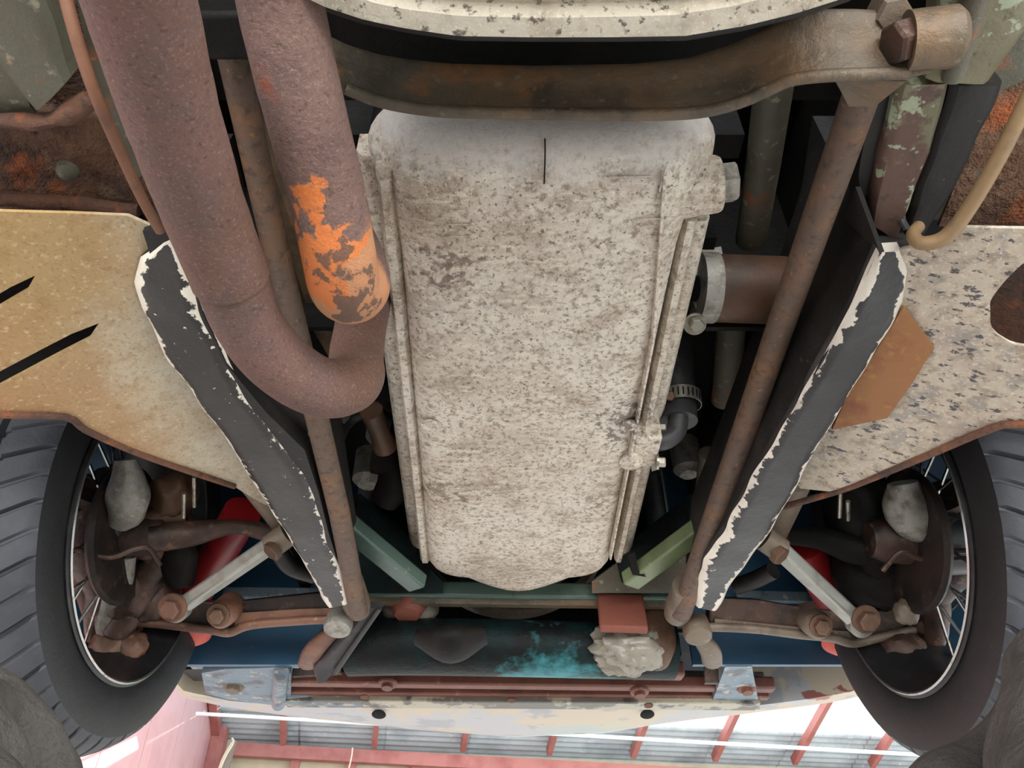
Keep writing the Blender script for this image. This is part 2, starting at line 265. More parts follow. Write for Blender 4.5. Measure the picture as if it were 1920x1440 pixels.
def strip(L, R, h, n=40, m=8, wob=0.0, roundend=None):
    """a channel whose bottom face runs between two edge lines; walls of height h; UV.x across, UV.y along"""
    A = resample(L, n); B = resample(R, n); bm = bmesh.new(); uv = bm.loops.layers.uv.verify(); rows = []
    for i in range(n+1):
        a, b = A[i], B[i]; hh = h(i/n) if callable(h) else h
        row = [(a+Vector((0, 0, hh)), 0)]
        for k in range(m+1):
            p = a.lerp(b, k/m); e = abs(k/m-.5)*2; p = p+Vector((0, 0, .006*max(0, e-.72)/.28))
            if wob: p += Vector((wob*noise.noise(p*25), 0, wob*noise.noise(p*18+Vector((5, 5, 5)))))
            row.append((p, k/m))
        row.append((b+Vector((0, 0, hh)), 1))
        rows.append([(bm.verts.new(p), u) for p, u in row])
    for i in range(n):
        r0, r1 = rows[i], rows[i+1]; K = len(r0)
        for k in range(K):
            q = ((r0[k], i/n), (r0[(k+1) % K], i/n), (r1[(k+1) % K], (i+1)/n), (r1[k], (i+1)/n))
            f = bm.faces.new([v[0][0] for v in q])
            wall = k == 0 or k >= K-2
            for lp, v in zip(f.loops, q): lp[uv].uv = (.5 if wall else v[0][1], v[1])
    bm.faces.new([v for v, u in rows[0]]); bm.faces.new([v for v, u in rows[-1]][::-1])
    return bm
def sheet(outline, holes, thick, bump_amp=0.0, sub=2, crease=None, bm=None):
    """a sheet-metal panel with real holes; outline and holes are lists of points on one surface"""
    bm = bm or bmesh.new(); loops = [[Vector(p) for p in l] for l in [outline]+list(holes)]
    flat = [bm.verts.new(p) for l in loops for p in l]
    for t in tessellate_polygon([[Vector((p.x, p.y, 0)) for p in l] for l in loops]):
        try: bm.faces.new([flat[k] for k in t])
        except ValueError: pass
    for _ in range(sub):
        bmesh.ops.subdivide_edges(bm, edges=[e for e in bm.edges if e.calc_length() > .03], cuts=1)
        bmesh.ops.triangulate(bm, faces=[f for f in bm.faces if len(f.verts) > 3])
    for v in bm.verts:
        if bump_amp: v.co.z += bump_amp*noise.noise(v.co*9)
    r = bmesh.ops.extrude_face_region(bm, geom=bm.faces[:])
    for e in r['geom']:
        if isinstance(e, bmesh.types.BMVert): e.co.z += thick
    return bm

# ================================================================== GARAGE
def struct(name, bm, m, parent=None, smooth=False, label=None):
    o = link(name, bm, m, parent, smooth); 
    if parent is None: o['kind'] = 'structure'; o['label'] = label or name.replace('_', ' ')
    elif label: o['label'] = label
    return o
FZ = -H; YAW = .155
struct('floor', box(-6, 9, -6, 12, FZ-.1, FZ), 'concrete', label='pale concrete garage floor')
WY = 9.0; WX = -3.25
# left wall: painted pink, with a few vertical sheet joints
wl = struct('wall_left', box(WX-.1, WX, 0.5, WY+.1, FZ, 2.62), 'pink', label='pink painted side wall of the garage')
for i in range(9):
    y0 = .6+i*.95; struct('panel', box(WX+.001, WX+.016, y0, y0+.935, FZ+.02, 2.3), 'pink', wl)
wf = struct('wall_front', box(WX, 7.5, WY+.06, WY+.12, FZ, 2.2), 'tanpanel', label='end wall of tan and green panels between red posts')
xs = [WX, -2.35, -1.75, -1.05, -.35, .30, 1.45, 2.2, 2.9, 3.7, 4.6, 5.6, 6.6, 7.5]
for i in range(len(xs)-1):
    struct('panel', box(xs[i]+.02, xs[i+1]-.02, WY+.02, WY+.059, FZ+.02, 2.12), 'greenpanel' if i == 5 else 'tanpanel', wf, label='green panel' if i == 5 else None)
for x in xs[1:-1]: struct('post', box(x-.045, x+.045, WY-.06, WY+.019, FZ, 2.08), 'redbeam', wf)
# ceiling: purlins and corrugated sheets rising towards the camera
def roofz(y, x=0): return 2.16 + (WY-y)*.36
ce = node('ceiling', None); ce['kind'] = 'structure'; ce['label'] = 'lean-to roof of corrugated sheets on red rafters'
def corr(x0, x1, y0, y1, name, m, pitch=.09, label=None):
    bm = bmesh.new(); n = max(2, int((y1-y0)/pitch*8)); rows = []
    for i in range(n+1):
        y = y0+(y1-y0)*i/n; z = roofz(y)+.10+.014*math.sin(2*math.pi*(y/pitch))
        rows.append([bm.verts.new((x0, y, z)), bm.verts.new((x1, y, z)), bm.verts.new((x1, y, z+.012)), bm.verts.new((x0, y, z+.012))])
    for a, b in zip(rows, rows[1:]):
        for k in range(4): bm.faces.new((a[k], a[(k+1) % 4], b[(k+1) % 4], b[k]))
    bm.faces.new(rows[0]); bm.faces.new(rows[-1][::-1])
    return struct(name, bm, m, ce, True, label)
xx = WX-.05
while xx < 7.4:
    corr(xx, xx+.96, WY-.50, WY+.2, 'roof_sheet', 'tin'); xx += .94
xx = WX-.05
for k in range(2):
    corr(xx, xx+.93, WY-3.4, WY-.51, 'roof_sheet', 'cyan', label='pale cyan translucent sheet'); xx += .94
struct('beam', bar((WX, WY-.10, 2.13), (7.5, WY-.10, 1.96), .10, .13), 'redbeam', ce)
for k in range(11):
    x = -2.5+k*.98; x2 = x+.34*0
    struct('rafter', bar((x, WY-.16, roofz(WY-.16)+.0), (x, WY-4.0, roofz(WY-4.0)), .06, .09), 'redbeam', ce)
struct('corner_post', box(WX+.02, WX+.16, WY-.34, WY-.16, FZ, 2.3), 'redbeam', ce)
struct('ridge_beam', bar((WX, WY-4.0, roofz(WY-4.0)), (7.5, WY-4.0, roofz(WY-4.0)), .10, .14), 'redbeam', ce)
struct('wall_beam', bar((WX+.06, WY-.2, roofz(WY-.2)-.02), (WX+.06, WY-4.0, roofz(WY-4.0)-.02), .08, .12), 'redbeam', ce)
# things hanging by the end wall
a = Y(368, 1338, 7.2); b = Y(1880, 1424, 7.2)
tag(link('conduit_pipe', cyl(a, b, .016, 10), 'white'), 'long thin white conduit running across under the corrugated roof', 'pipe')
a = Y(436, 1388, WY-.45); b = Y(404, 1446, WY-.5)
tag(link('timber_pole', bar(a, Vector((a.x-.12, a.y, FZ)), .07, .07, (0, 1, 0)), 'wood'), 'grey timber pole leaning in the far left corner of the garage', 'pole')
c0 = Y(435, 1384, WY-.6)
tag(link('cord_loop', tube([c0, c0+Vector((.02, 0, -.05)), c0+Vector((-.03, 0, -.18)), c0+Vector((-.07, 0, -.36)), c0+Vector((-.05, 0, -.2)), c0+Vector((.01, 0, -.04))], .012, 8), 'wire'), 'pale cord tied around the top of the leaning pole', 'cord')
c1 = X(344, 1300, WX+.06)
tag(link('wall_hook', tube([c1, c1+Vector((.02, -.01, -.14)), c1+Vector((.03, -.1, -.20)), c1+Vector((.05, -.2, -.16)), c1+Vector((.02, -.2, -.08))], .012, 8), 'wire'), 'pale bent wire hook high on the pink wall', 'hook')
c2 = Y(661, 1402, WY-.2)
tag(link('hanging_string', tube([c2, c2+Vector((.0, 0, -.1)), c2+Vector((-.02, 0, -.25))], .008, 6), 'wire'), 'short white string hanging from the red beam', 'string')

# ================================================================== CAR
CAR = thing('car', 'old car seen from below with a pale ribbed oil sump and rusty exhaust pipes', 'car', (0, 0, 0))

# ---- oil sump: loft of plan outlines
def outline(xl0, xl1, xr0, xr1, y0, y1, r0, r1, bow, n=9):
    """plan outline from rear y0 to front y1; left and right edges may taper; rounded corners; front end bows forward"""
    P = []
    def arc(cx, cy, r, a0, a1):
        for i in range(n+1):
            a = math.radians(a0+(a1-a0)*i/n); P.append((cx+r*math.cos(a), cy+r*math.sin(a)))
    arc(xl0+r0, y0+r0, r0, 180, 270); 
    for i in range(1, 8): P.append((xl0+r0+(xr0-xl0-2*r0)*i/8, y0))
    arc(xr0-r0, y0+r0, r0, 270, 360)
    for i in range(1, 12): P.append((xr0+(xr1-xr0)*i/12, y0+r0+(y1-r1-y0-r0)*i/12))
    arc(xr1-r1, y1-r1, r1, 0, 90)
    for i in range(1, 8):
        t = i/8; P.append((xr1-r1+(xl1-xr1+2*r1)*t, y1+bow*math.sin(math.pi*t)))
    arc(xl1+r1, y1-r1, r1, 90, 180)
    for i in range(1, 12): P.append((xl1+(xl0-xl1)*i/12, y1-r1+(y0+r0-y1+r1)*i/12))
    return P
SZ = .470
bl0 = Z(748, 330, SZ); bl1 = Z(806, 1040, SZ); br0 = Z(1290, 330, SZ); br1 = Z(1140, 1040, SZ)
rear = Z(1000, 292, SZ).y; front = Z(960, 1088, SZ).y+.008
sumpbm = bmesh.new(); rings = []
def ringat(d, z, ex=0, front_d=None):
    fd = d if front_d is None else front_d
    o = outline(bl0.x-d, bl1.x-d, br0.x+d, br1.x+d, rear-d-ex, front+fd, .045+max(d, 0), .045+max(fd, 0), .046)
    fl = .022*min(1, max(0, (z-SZ-.006)/.04))
    mid = (bl0.x+br0.x)/2
    def f(x, y):
        t = min(1, max(0, (y-rear-.01)/.10)); k = (1-t*t*(3-2*t))*fl
        return x + (k if x > mid else -k)*min(1, abs(x-mid)/.09)
    return [sumpbm.verts.new((f(x, y), y, z)) for x, y in o]
for d, z, ex, fd in ((-.026, SZ, 0, -.024), (-.010, SZ+.002, 0, -.012), (-.001, SZ+.007, 0, -.003), (.006, SZ+.016, .002, .004), (.009, SZ+.03, .004, .010), (.010, SZ+.042, .006, .020), (.011, SZ+.054, .007, .024)):
    rings.append(ringat(d, z, ex, fd))
for a, b in zip(rings, rings[1:]):
    n = len(a)
    for k in range(n): sumpbm.faces.new((a[k], a[(k+1) % n], b[(k+1) % n], b[k]))
sumpbm.faces.new(rings[0]); sumpbm.faces.new(rings[-1][::-1])
SUMP = link('oil_sump', sumpbm, 'alu', CAR, label='pale cast aluminium sump pan mottled with oily dirt', ang=50)
def rib(name, pts, wid, z0, z1, m='alu'):
    L_ = [Vector((p[0]-wid/2, p[1], z0)) for p in pts]; R_ = [Vector((p[0]+wid/2, p[1], z0)) for p in pts]
    return link(name, strip(L_, R_, z1-z0, 24, 4), m, SUMP, ang=60)
def zl(px, py, z): p = Z(px, py, z); return (p.x, p.y)
rib('side_rib', [zl(719, 322, .482), zl(797, 1056, .482)], .0135, .482, .53)
rib('side_rib', [zl(692, 292, .520), zl(783, 1030, .520)], .022, .520, .550)
rib('side_rib', [zl(1297, 415, .490), zl(1160, 1055, .490)], .0115, .490, .53)
rib('side_rib', [zl(1313, 415, .515), zl(1172, 1042, .515)], .018, .515, .550)
rib('side_rib', [zl(1247, 330, SZ-.002), zl(1226, 640, SZ-.002), zl(1145, 1050, SZ-.002)], .004, SZ-.002, SZ+.03)
# lower casting flange behind the ribs
c = Z(1300, 372, .49)
link('drain_boss', lathe([(-.06, .030), (-.03, .026), (.0, .0235), (.016, .0225), (.019, .021)], (c.x+.004, c.y, .505), (1, -.12, .02), 28), 'alu', SUMP)
link('drain_plug', hexhead((c.x+.023, c.y-.002, .506), (1, -.12, .02), .0165, .013), 'alu_grey', SUMP, smooth=False, label='hexagonal steel drain plug')
p = Z(1183, 868, SZ)
link('bolt_boss', lathe([(-.02, .014), (.004, .013), (.006, .010)], (p.x, p.y, SZ+.004), (0, -.15, -1), 20), 'alu', SUMP)
p = Z(1212, 842, .485)
link('pad', box(p.x-.018, p.x+.012, p.y-.035, p.y+.022, .475, .53), 'alu', SUMP, bevel=.003)
for (x_, y_) in ((806, 797), (1180, 798), (832, 520), (915, 640), (1100, 632)):
    p = Z(x_, y_, SZ); link('casting_mark', lathe([(0, .0095), (.0015, .009), (.0016, .006), (.0006, .0055)], (p.x, p.y, SZ+.0008), (0, 0, -1), 18), 'alu', SUMP)
for (x0, y0, x1, y1) in ((838, 394, 880, 394), (838, 420, 880, 420), (838, 442, 880, 442), (1190, 410, 1268, 408), (1130, 332, 1220, 330), (1230, 380, 1252, 305)):
    link('cast_line', bar(Z(x0, y0, SZ), Z(x1, y1, SZ), .0012, .0016), 'alu', SUMP)
p0 = Z(962, 1082, SZ); link('parting_line', bar((p0.x, p0.y-.04, SZ+.002), (p0.x, p0.y+.012, SZ+.012), .0015, .002), 'alu', SUMP)
p0 = Z(1022, 300, SZ); link('parting_line', tube([(p0.x, p0.y+.02, SZ-.0006), (p0.x, p0.y-.004, SZ+.004), (p0.x, p0.y-.012, SZ+.03)], .0006, 6), 'dark', SUMP)

# ---- engine block and dark engine bay contents above
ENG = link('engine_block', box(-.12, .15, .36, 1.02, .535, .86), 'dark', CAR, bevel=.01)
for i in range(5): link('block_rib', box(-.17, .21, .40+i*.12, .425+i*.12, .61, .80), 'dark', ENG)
for (px, py, z, r, h) in ((712, 820, .62, .02, .05), (690, 900, .64, .025, .05), (1290, 880, .62, .022, .05), (745, 905, .66, .018, .04)):
    p = Z(px, py, z); link('casting_lug', lathe([(-h, r), (0, r), (.01, r*.6)], p, (0, 0, -1), 16), 'alu_grey', ENG)
# ---- flywheel housing at the top of the picture
def arcline(pxs, z): return [Z(a, b, z) for a, b in pxs]
lip = [(575, 5), (612, 24), (680, 46), (760, 62), (860, 77), (1000, 79), (1150, 79), (1290, 77), (1400, 58), (1500, 34), (1590, 6), (1640, -18)]
inn = [(560, -55), (640, -28), (700, -4), (760, 8), (860, 20), (1000, 24), (1150, 22), (1260, 18), (1370, 2), (1460, -22), (1540, -50), (1600, -80)]
HZ = .405
Lp = arcline(lip, HZ); Ip = arcline(inn, HZ)
HOU = link('flywheel_housing', strip(Lp, Ip, .028, 60, 6), 'housing', CAR, label='dirty cream bell housing with a bolted flange', ang=50)
Fl = arcline([(a, b+9) for a, b in lip], .412+.03)
link('flange', strip(Fl, [q+Vector((0, -.03, 0)) for q in Fl], .06, 50, 4), 'black', HOU)
Bp = arcline(inn, HZ+.006); Cc = [q+Vector(((.06-q.x)*.6, -.14, -.02)) for q in Bp]
link('bell', strip(Bp, Cc, .12, 50, 10), 'housing', HOU)
# gusset plate joint line

# ---- reaction beam across behind the sump
low = [(600, 150), (650, 178), (700, 198), (760, 212), (840, 221), (1000, 225), (1200, 227), (1310, 222), (1385, 204), (1440, 180), (1480, 163), (1540, 155), (1620, 152), (1700, 150), (1745, 138)]
upp = [(590, 100), (640, 124), (700, 142), (760, 152), (840, 160), (1000, 164), (1200, 160), (1300, 150), (1380, 126), (1440, 100), (1490, 74), (1560, 56), (1630, 56), (1690, 60), (1720, 66)]
BZ = .452
A_ = arcline(low, BZ); B_ = arcline(upp, BZ+.010)
def beam(A, B, h, name, m, parent, lab=None):
    bm = bmesh.new(); n = 70; A = resample(A, n); B = resample(B, n); rows = []
    for i in range(n+1):
        a, b = A[i], B[i]; d = (b-a)
        row = [a+Vector((0, .002, h)), a+Vector((0, 0, .010)), a+d*.02, a+d*.12-Vector((0, 0, .004)), a+d*.22-Vector((0, 0, .003)), a+d*.30+Vector((0, 0, .003)), a+d*.45+Vector((0, 0, .012)), a+d*.7+Vector((0, 0, .02)), b+Vector((0, 0, .022)), b+Vector((0, 0, h))]
        rows.append([bm.verts.new(q) for q in row])
    for r0, r1 in zip(rows, rows[1:]):
        K = len(r0)
        for k in range(K): bm.faces.new((r0[k], r0[(k+1) % K], r1[(k+1) % K], r1[k]))
    bm.faces.new(rows[0]); bm.faces.new(rows[-1][::-1])
    return link(name, bm, m, parent, label=lab, ang=60)
RB = beam(A_, B_, .027, 'cross_beam', 'plate', CAR, 'oily curved steel beam across behind the sump')
link('rolled_lip', tube([q+Vector((0, -.004, .001)) for q in A_[1:-1]], .0042, 10, 5), 'plate', RB)
p = Z(1722, 92, .455)
link('bush', lathe([(-.006, .0185), (.022, .0185), (.026, .015)], p+Vector((.002, 0, .010)), (1, -.15, -.05), 28), 'plate', RB)
link('bolt', hexhead(p+Vector((-.004, -.001, .009)), (-1, .1, -.35), .0135, .012), 'oilrust', RB, smooth=False, label='big rusty hexagonal bolt head')
link('gusset', prism([Z(1565, 150, .47), Z(1592, 200, .48), Z(1640, 200, .48), Z(1700, 152, .46)], (0, 0, .006)), 'plate', RB, smooth=False)
p = Z(1655, 20, .50); link('bolt', hexhead(p, (0, -.3, -1), .012, .02), 'arm_r', RB, smooth=False)

# ---- exhaust pipes
P1 = [D(222, -160, .30), D(262, 0, .335), D(318, 200, .385), D(385, 400, .445), D(432, 520, .485), D(468, 610, .515), D(520, 676, .54), D(588, 722, .565), D(640, 726, .59), D(668, 706, .615), D(664, 690, .64)+Vector((0, 0, .02)), D(664, 690, .64)+Vector((0, 0, .12))]
EX1 = link('exhaust_pipe', tube(P1[:5], [.0238]*4+[.0242], 40, 8, wob=.0006, wobs=60), 'pipe', CAR, label='mauve brown rusty exhaust pipe bending inward at its front end')
link('pipe_elbow', tube([D(430, 514, .484), D(438, 536, .49)]+P1[5:], [.0226, .0226]+[.0225]*(len(P1)-5), 40, 8, wob=.0005, wobs=50), 'pipe', EX1)
P2 = [D(505, -160, .385), D(525, 0, .415), D(570, 200, .438), D(612, 360, .468), D(634, 470, .485), D(646, 535, .505), D(646, 535, .505)+Vector((.003, .014, .014)), D(646, 535, .505)+Vector((-.004, .020, .045)), D(646, 535, .505)+Vector((-.040, .020, .13))]
EX2 = link('exhaust_pipe', tube(P2, [.0232]*len(P2), 40, 10, wob=.0005, wobs=60), 'pipe_flaked', CAR, label='rusty exhaust pipe with bright orange flakes beside the sump')

# ---- torsion bars
def rodpts(a, b): return [a, a.lerp(b, .5), b]
TR = link('torsion_bar', tube([D(1625, 150, .535), D(1460, 620, .76), D(1277, 1150, 1.08)], [.0128, .0133, .0140], 24, 1, wob=.0004, wobs=60), 'rod', CAR, label='rusty brown torsion bar right of the sump')
TL = link('torsion_bar', tube([Z(400, -60, .56), Z(520, 480, .52), Z(596, 790, .462), Z(636, 960, .445), Z(672, 1145, .425)], [.0115, .0118, .0118, .0122, .0130], 24, 1), 'rod', CAR, label='dark torsion bar behind the exhaust pipes')
for T_, px, py in ((TR, 1279, 1120), (TL, 662, 1110)):
    p = D(px, py, 1.07); link('socket', lathe([(-.03, .018), (.03, .02), (.05, .018)], p, (0, 1, -.1), 20), 'arm_r', T_)

# ---- frame rails
rl = [(1645, 475), (1598, 581), (1533, 694), (1493, 767), (1441, 855), (1362, 997), (1322, 1052), (1299, 1140)]
rr = [(1690, 472), (1718, 508), (1698, 573), (1618, 710), (1570, 791), (1513, 888), (1430, 1030), (1382, 1090), (1350, 1146)]
def railz(pts, z0, z1, y0, y1):
    return [Z(a, b, z0+(z1-z0)*(b-y0)/(y1-y0)) for a, b in pts]
RR = link('frame_rail', strip(railz(rl, .475, .42, 475, 1150), railz(rr, .475, .42, 475, 1150), .012, 90, 12, wob=.003), 'black_worn_r', CAR, label='black painted chassis rail with cream chips, right of the sump')
web = railz([(1645, 475), (1598, 581), (1533, 694), (1493, 767), (1441, 855), (1362, 997), (1322, 1052), (1303, 1130)], .477, .422, 475, 1150)
bm = bmesh.new(); rows = []
for i, q in enumerate(web):
    hgt = (.20, .17, .15, .14, .13, .11, .09, .06)[i]
    rows.append([bm.verts.new(q+Vector((.001, 0, .003))), bm.verts.new(q+Vector((-.004, 0, hgt))), bm.verts.new(q+Vector((.03, 0, hgt))), bm.verts.new(q+Vector((.03, 0, .003)))])
for a, b in zip(rows, rows[1:]):
    for k in range(4): bm.faces.new((a[k], a[(k+1) % 4], b[(k+1) % 4], b[k]))
bm.faces.new(rows[0]); bm.faces.new(rows[-1][::-1])
link('rail_web', bm, 'black', RR)
link('gusset', prism([Z(1650, 474, .476), Z(1604, 350, .50), Z(1575, 420, .56), Z(1560, 600, .60), Z(1600, 582, .49)], (.004, 0, 0)), 'black', RR)
ll = [(300, 462), (258, 492), (249, 540), (262, 592), (318, 690), (400, 800), (470, 908), (520, 985), (560, 1050), (582, 1090), (612, 1143)]
lr = [(318, 455), (352, 500), (378, 590), (425, 690), (470, 760), (520, 830), (572, 890), (590, 935), (612, 1010), (640, 1080), (658, 1132)]
RL = link('frame_rail', strip(railz(ll, .475, .42, 475, 1150), railz(lr, .475, .42, 475, 1150), .012, 90, 12, wob=.003), 'black_worn', CAR, label='black painted chassis rail with white chips, left of the sump')
webl = railz([(335, 440), (378, 590), (425, 690), (500, 780), (572, 850), (598, 930), (618, 1010), (650, 1110)], .475, .42, 475, 1150)
bm = bmesh.new(); rows = []
for i, q in enumerate(webl):
    hgt = (.14, .14, .14, .14, .12, .10, .09, .06)[i]
    rows.append([bm.verts.new(q+Vector((-.001, 0, .004))), bm.verts.new(q+Vector((.012, 0, hgt))), bm.verts.new(q+Vector((-.03, 0, hgt))), bm.verts.new(q+Vector((-.03, 0, .004)))])
for a, b in zip(rows, rows[1:]):
    for k in range(4): bm.faces.new((a[k], a[(k+1) % 4], b[(k+1) % 4], b[k]))
bm.faces.new(rows[0]); bm.faces.new(rows[-1][::-1])
link('rail_web', bm, 'black', RL)
# flat flange plate beside left rail, in front of its web
link('flange_plate', prism([Z(a, b, .468) for a, b in ((452, 722), (520, 700), (575, 760), (596, 870), (588, 935), (560, 905), (500, 800))], (0, 0, .004)), 'black', RL, smooth=False)
link('chipped_edge', strip(railz([(574, 800), (566, 860), (572, 905), (598, 960)], .466, .45, 800, 1000), railz([(582, 790), (590, 850), (600, 905), (606, 962)], .466, .45, 800, 1000), .01, 16, 4, wob=.004), 'alu_grey', RL)
# blue-grey stay under the left mud shield
link('stay', strip([Z(432, 905, .49), Z(520, 1015, .47)], [Z(470, 905, .49), Z(548, 1005, .47)], .02, 8, 3), 'arm_r', RL)
link('stay', strip([Z(1480, 925, .49), Z(1418, 1012, .47)], [Z(1525, 918, .49), Z(1475, 1020, .47)], .02, 8, 3), 'arm_r', RR)

# ---- mud shields (sheet panels)
MZ = .52
def MS(px, py, dz=0):
    d = ray(px, py); t = (.607+dz)/(d.z+.4*abs(d.x)); return d*t
def rounded_slot(x0, y0, x1, y1, w):
    dx, dy = x1-x0, y1-y0; L_ = math.hypot(dx, dy); nx, ny = -dy/L_*w/2, dx/L_*w/2; ex, ey = dx/L_*w*1.2, dy/L_*w*1.2
    return [(x0+nx, y0+ny), (x1+nx, y1+ny), (x1+ex, y1+ey-w*.3), (x1-nx-ex, y1-ny-ey), (x0-nx, y0-ny)]
outL = [(-260, 396), (0, 395), (130, 398), (240, 403), (300, 430), (330, 462), (380, 600), (430, 700), (470, 770), (560, 915), (520, 960), (430, 905), (320, 868), (235, 835), (150, 800), (122, 779), (0, 776), (-260, 768)]
slots = [rounded_slot(-100, 622, 46, 534, 20), rounded_slot(-60, 740, 162, 625, 22)]
SL = link('mud_shield', sheet([MS(a, b) for a, b in outL], [[MS(a, b) for a, b in s] for s in slots], .003, .003, 2), 'sheet_l', CAR, label='cream sheet panel stained orange with two dark louvre slots', ang=60)
el = [(-260, 770), (0, 778), (122, 782), (160, 806), (235, 840), (320, 872), (440, 912)]
link('rolled_edge', tube([MS(a, b, -.002) for a, b in el], .0035, 8, 3), 'rust', SL)
outR = [(2180, 432), (1920, 423), (1800, 420), (1770, 440), (1700, 462), (1660, 470), (1560, 700), (1480, 880), (1500, 915), (1560, 918), (1600, 905), (1735, 850), (1860, 798), (1920, 790), (2180, 780)]
def smooth_loop(P):
    return [(v.x, v.y) for v in catmull([(a, b, 0) for a, b in P+P[:1]], 4)[:-1]]
holeR = [(1856, 580), (1860, 556), (1905, 500), (1945, 480), (2060, 480), (2060, 648), (1925, 646), (1880, 632), (1858, 610)]
SR = link('mud_shield', sheet([MS(a, b) for a, b in outR], [[MS(a, b) for a, b in smooth_loop(holeR)]], .003, .005, 2), 'sheet_r', CAR, label='cream sheet panel with flaking dark patches and an oval opening', ang=60)
el = [(2180, 784), (1920, 795), (1862, 802), (1738, 854), (1604, 909), (1540, 930), (1470, 950)]
link('rolled_edge', tube([MS(a, b, -.002) for a, b in el], .004, 8, 3), 'rust', SR)
link('repair_plate', prism([MS(a, b, -.004) for a, b in ((1695, 576), (1752, 652), (1712, 716), (1664, 784), (1560, 806), (1590, 740))], (0, 0, .003)), 'patch', SR, smooth=False, label='orange rusty plate riveted to the panel')
link('inner_panel', prism([MS(a, b, .05) for a, b in ((1800, 430), (2300, 430), (2300, 800), (1800, 760))], (0, 0, .004)), 'rust', SR, smooth=False)
link('inner_panel', prism([MS(a, b, .05) for a, b in ((-300, 470), (260, 470), (260, 720), (-300, 760))], (0, 0, .004)), 'dark', SL, smooth=False)

# ---- rusty bulkhead and floor left of the pipes
def wrinkled(pxs, z, thick, amp, name, m, parent, lab=None, sc=20):
    bm = sheet([Z(a, b, z) for a, b in pxs], [], thick, 0, 3)
    for v in bm.verts: v.co.z += amp*noise.noise(v.co*sc)+amp*.5*noise.noise(v.co*sc*3)
    return link(name, bm, m, parent, label=lab, ang=70)
BH = wrinkled([(-300, 200), (150, 215), (340, 250), (400, 470), (300, 400), (0, 392), (-300, 390)], .535, .01, .010, 'bulkhead', 'rust_heavy', CAR, 'scaly rusted bulkhead lip above the stained panel')
wrinkled([(-300, -200), (250, -200), (420, 300), (420, 470), (260, 420), (-300, 300)], .57, .01, .010, 'floor_pan', 'rust_heavy', BH)
link('sill', strip([Z(-250, 30, .50), Z(-60, 60, .50), Z(60, 215, .50)][:2]+[Z(60, 215, .50)], [Z(30, -120, .50), Z(75, 0, .50), Z(132, 150, .50)], .03, 30, 8, wob=.004), 'sill', BH)
link('sill_edge', tube([Z(-120, 228, .505), Z(0, 230, .505), Z(90, 226, .505), Z(145, 205, .505), Z(168, 180, .51)], [.004, .005, .006, .008, .006], 10, 4, wob=.004, wobs=60), 'rust', BH)
link('sill_side', strip([Z(-200, 225, .512), Z(60, 222, .512)], [Z(-200, 60, .505), Z(20, 60, .505)], .02, 16, 6, wob=.004), 'sill', BH)
link('seam', tube([Z(0, 372, .53), Z(120, 380, .53), Z(260, 395, .53)], .006, 10, 4, wob=.003, wobs=60), 'rust', BH)
p = Z(128, 318, .525); link('rivet', lathe([(0, .009), (.005, .008), (.008, .004)], p, (0, 0, -1), 14), 'sill', BH)
wrinkled([(140, -60), (240, -60), (330, 300), (260, 330), (200, 220), (160, 90)], .53, .004, .006, 'bracket', 'sill', BH)
link('brake_line', tube([D(110, -60, .47), D(140, 60, .48), D(180, 180, .50), D(228, 290, .54), D(268, 375, .575), D(300, 432, .61)], .0042, 10, 6), 'brown_line', CAR, label='thin rusty brake line beside the left exhaust pipe')
# chassis member seen between the two pipes
link('side_member', strip([Z(352, -60, .60), Z(430, 180, .60), Z(540, 500, .60), Z(640, 800, .58)], [Z(420, -60, .60), Z(470, 160, .60), Z(585, 500, .60), Z(660, 780, .58)], .05, 20, 4), 'plate', CAR)
p = Z(420, 66, .52); link('mount_block', box(p.x-.022, p.x+.02, p.y-.02, p.y+.014, .51, .57), 'dark', CAR, bevel=.004)

# ---- upper right: flaking frame tubes, fuel line
UR = link('upper_rail', strip([Z(1625, 160, .51), Z(1600, 330, .51), Z(1625, 462, .51)], [Z(1690, 158, .51), Z(1655, 300, .51), Z(1660, 458, .51)], .04, 24, 6, wob=.002), 'black', CAR, label='dark rail with flaking pale green paint at the upper right')
link('painted_face', strip([Z(1688, 160, .498), Z(1650, 300, .498), Z(1632, 420, .498)], [Z(1782, 158, .498), Z(1750, 290, .498), Z(1685, 455, .498)], .03, 24, 8, wob=.002), 'greenpaint', UR, label='flaking pale green face')
link('outer_face', strip([Z(1784, 160, .50), Z(1748, 292, .50), Z(1692, 456, .50)], [Z(1885, 160, .505), Z(1830, 300, .505), Z(1735, 455, .505)], .03, 24, 8, wob=.003), 'black', UR)
UP = link('floor_rail', strip([Z(1778, -120, .485), Z(1765, 60, .485), Z(1740, 156, .485)], [Z(2010, -120, .485), Z(1930, 60, .485), Z(1860, 160, .485)], .03, 24, 8, wob=.002), 'greenpaint', CAR)
link('pressed_ridge', tube([Z(1850, -80, .482), Z(1815, 40, .482), Z(1785, 148, .482)], [.008, .008, .007], 12, 4), 'sill', UP)
link('floor_skin', prism([Z(a, b, .53) for a, b in ((1700, -160), (2300, -160), (2300, 415), (1740, 412), (1860, 200))], (0, 0, .004)), 'sill', UP, smooth=False)
wrinkled([(1860, 180), (2300, 0), (2300, 430), (1760, 425)], .528, .004, .008, 'rusted_skin', 'rust_heavy', UP, None, 14)
link('fuel_line', tube([D(1985, 60, .50), D(1925, 190, .52), D(1870, 300, .545), D(1810, 400, .575), D(1770, 446, .59), D(1728, 456, .60), D(1712, 440, .61), D(1722, 425, .62)], [.0052, .0054, .0056, .0058, .0060, .0056, .0052, .005], 14, 6), 'tan_hose', CAR, label='tan flexible line curving down at the right')
link('cable', tube([D(1700, 300, .63), D(1690, 400, .63), D(1700, 430, .63)], .003, 8, 4), 'hose', CAR)
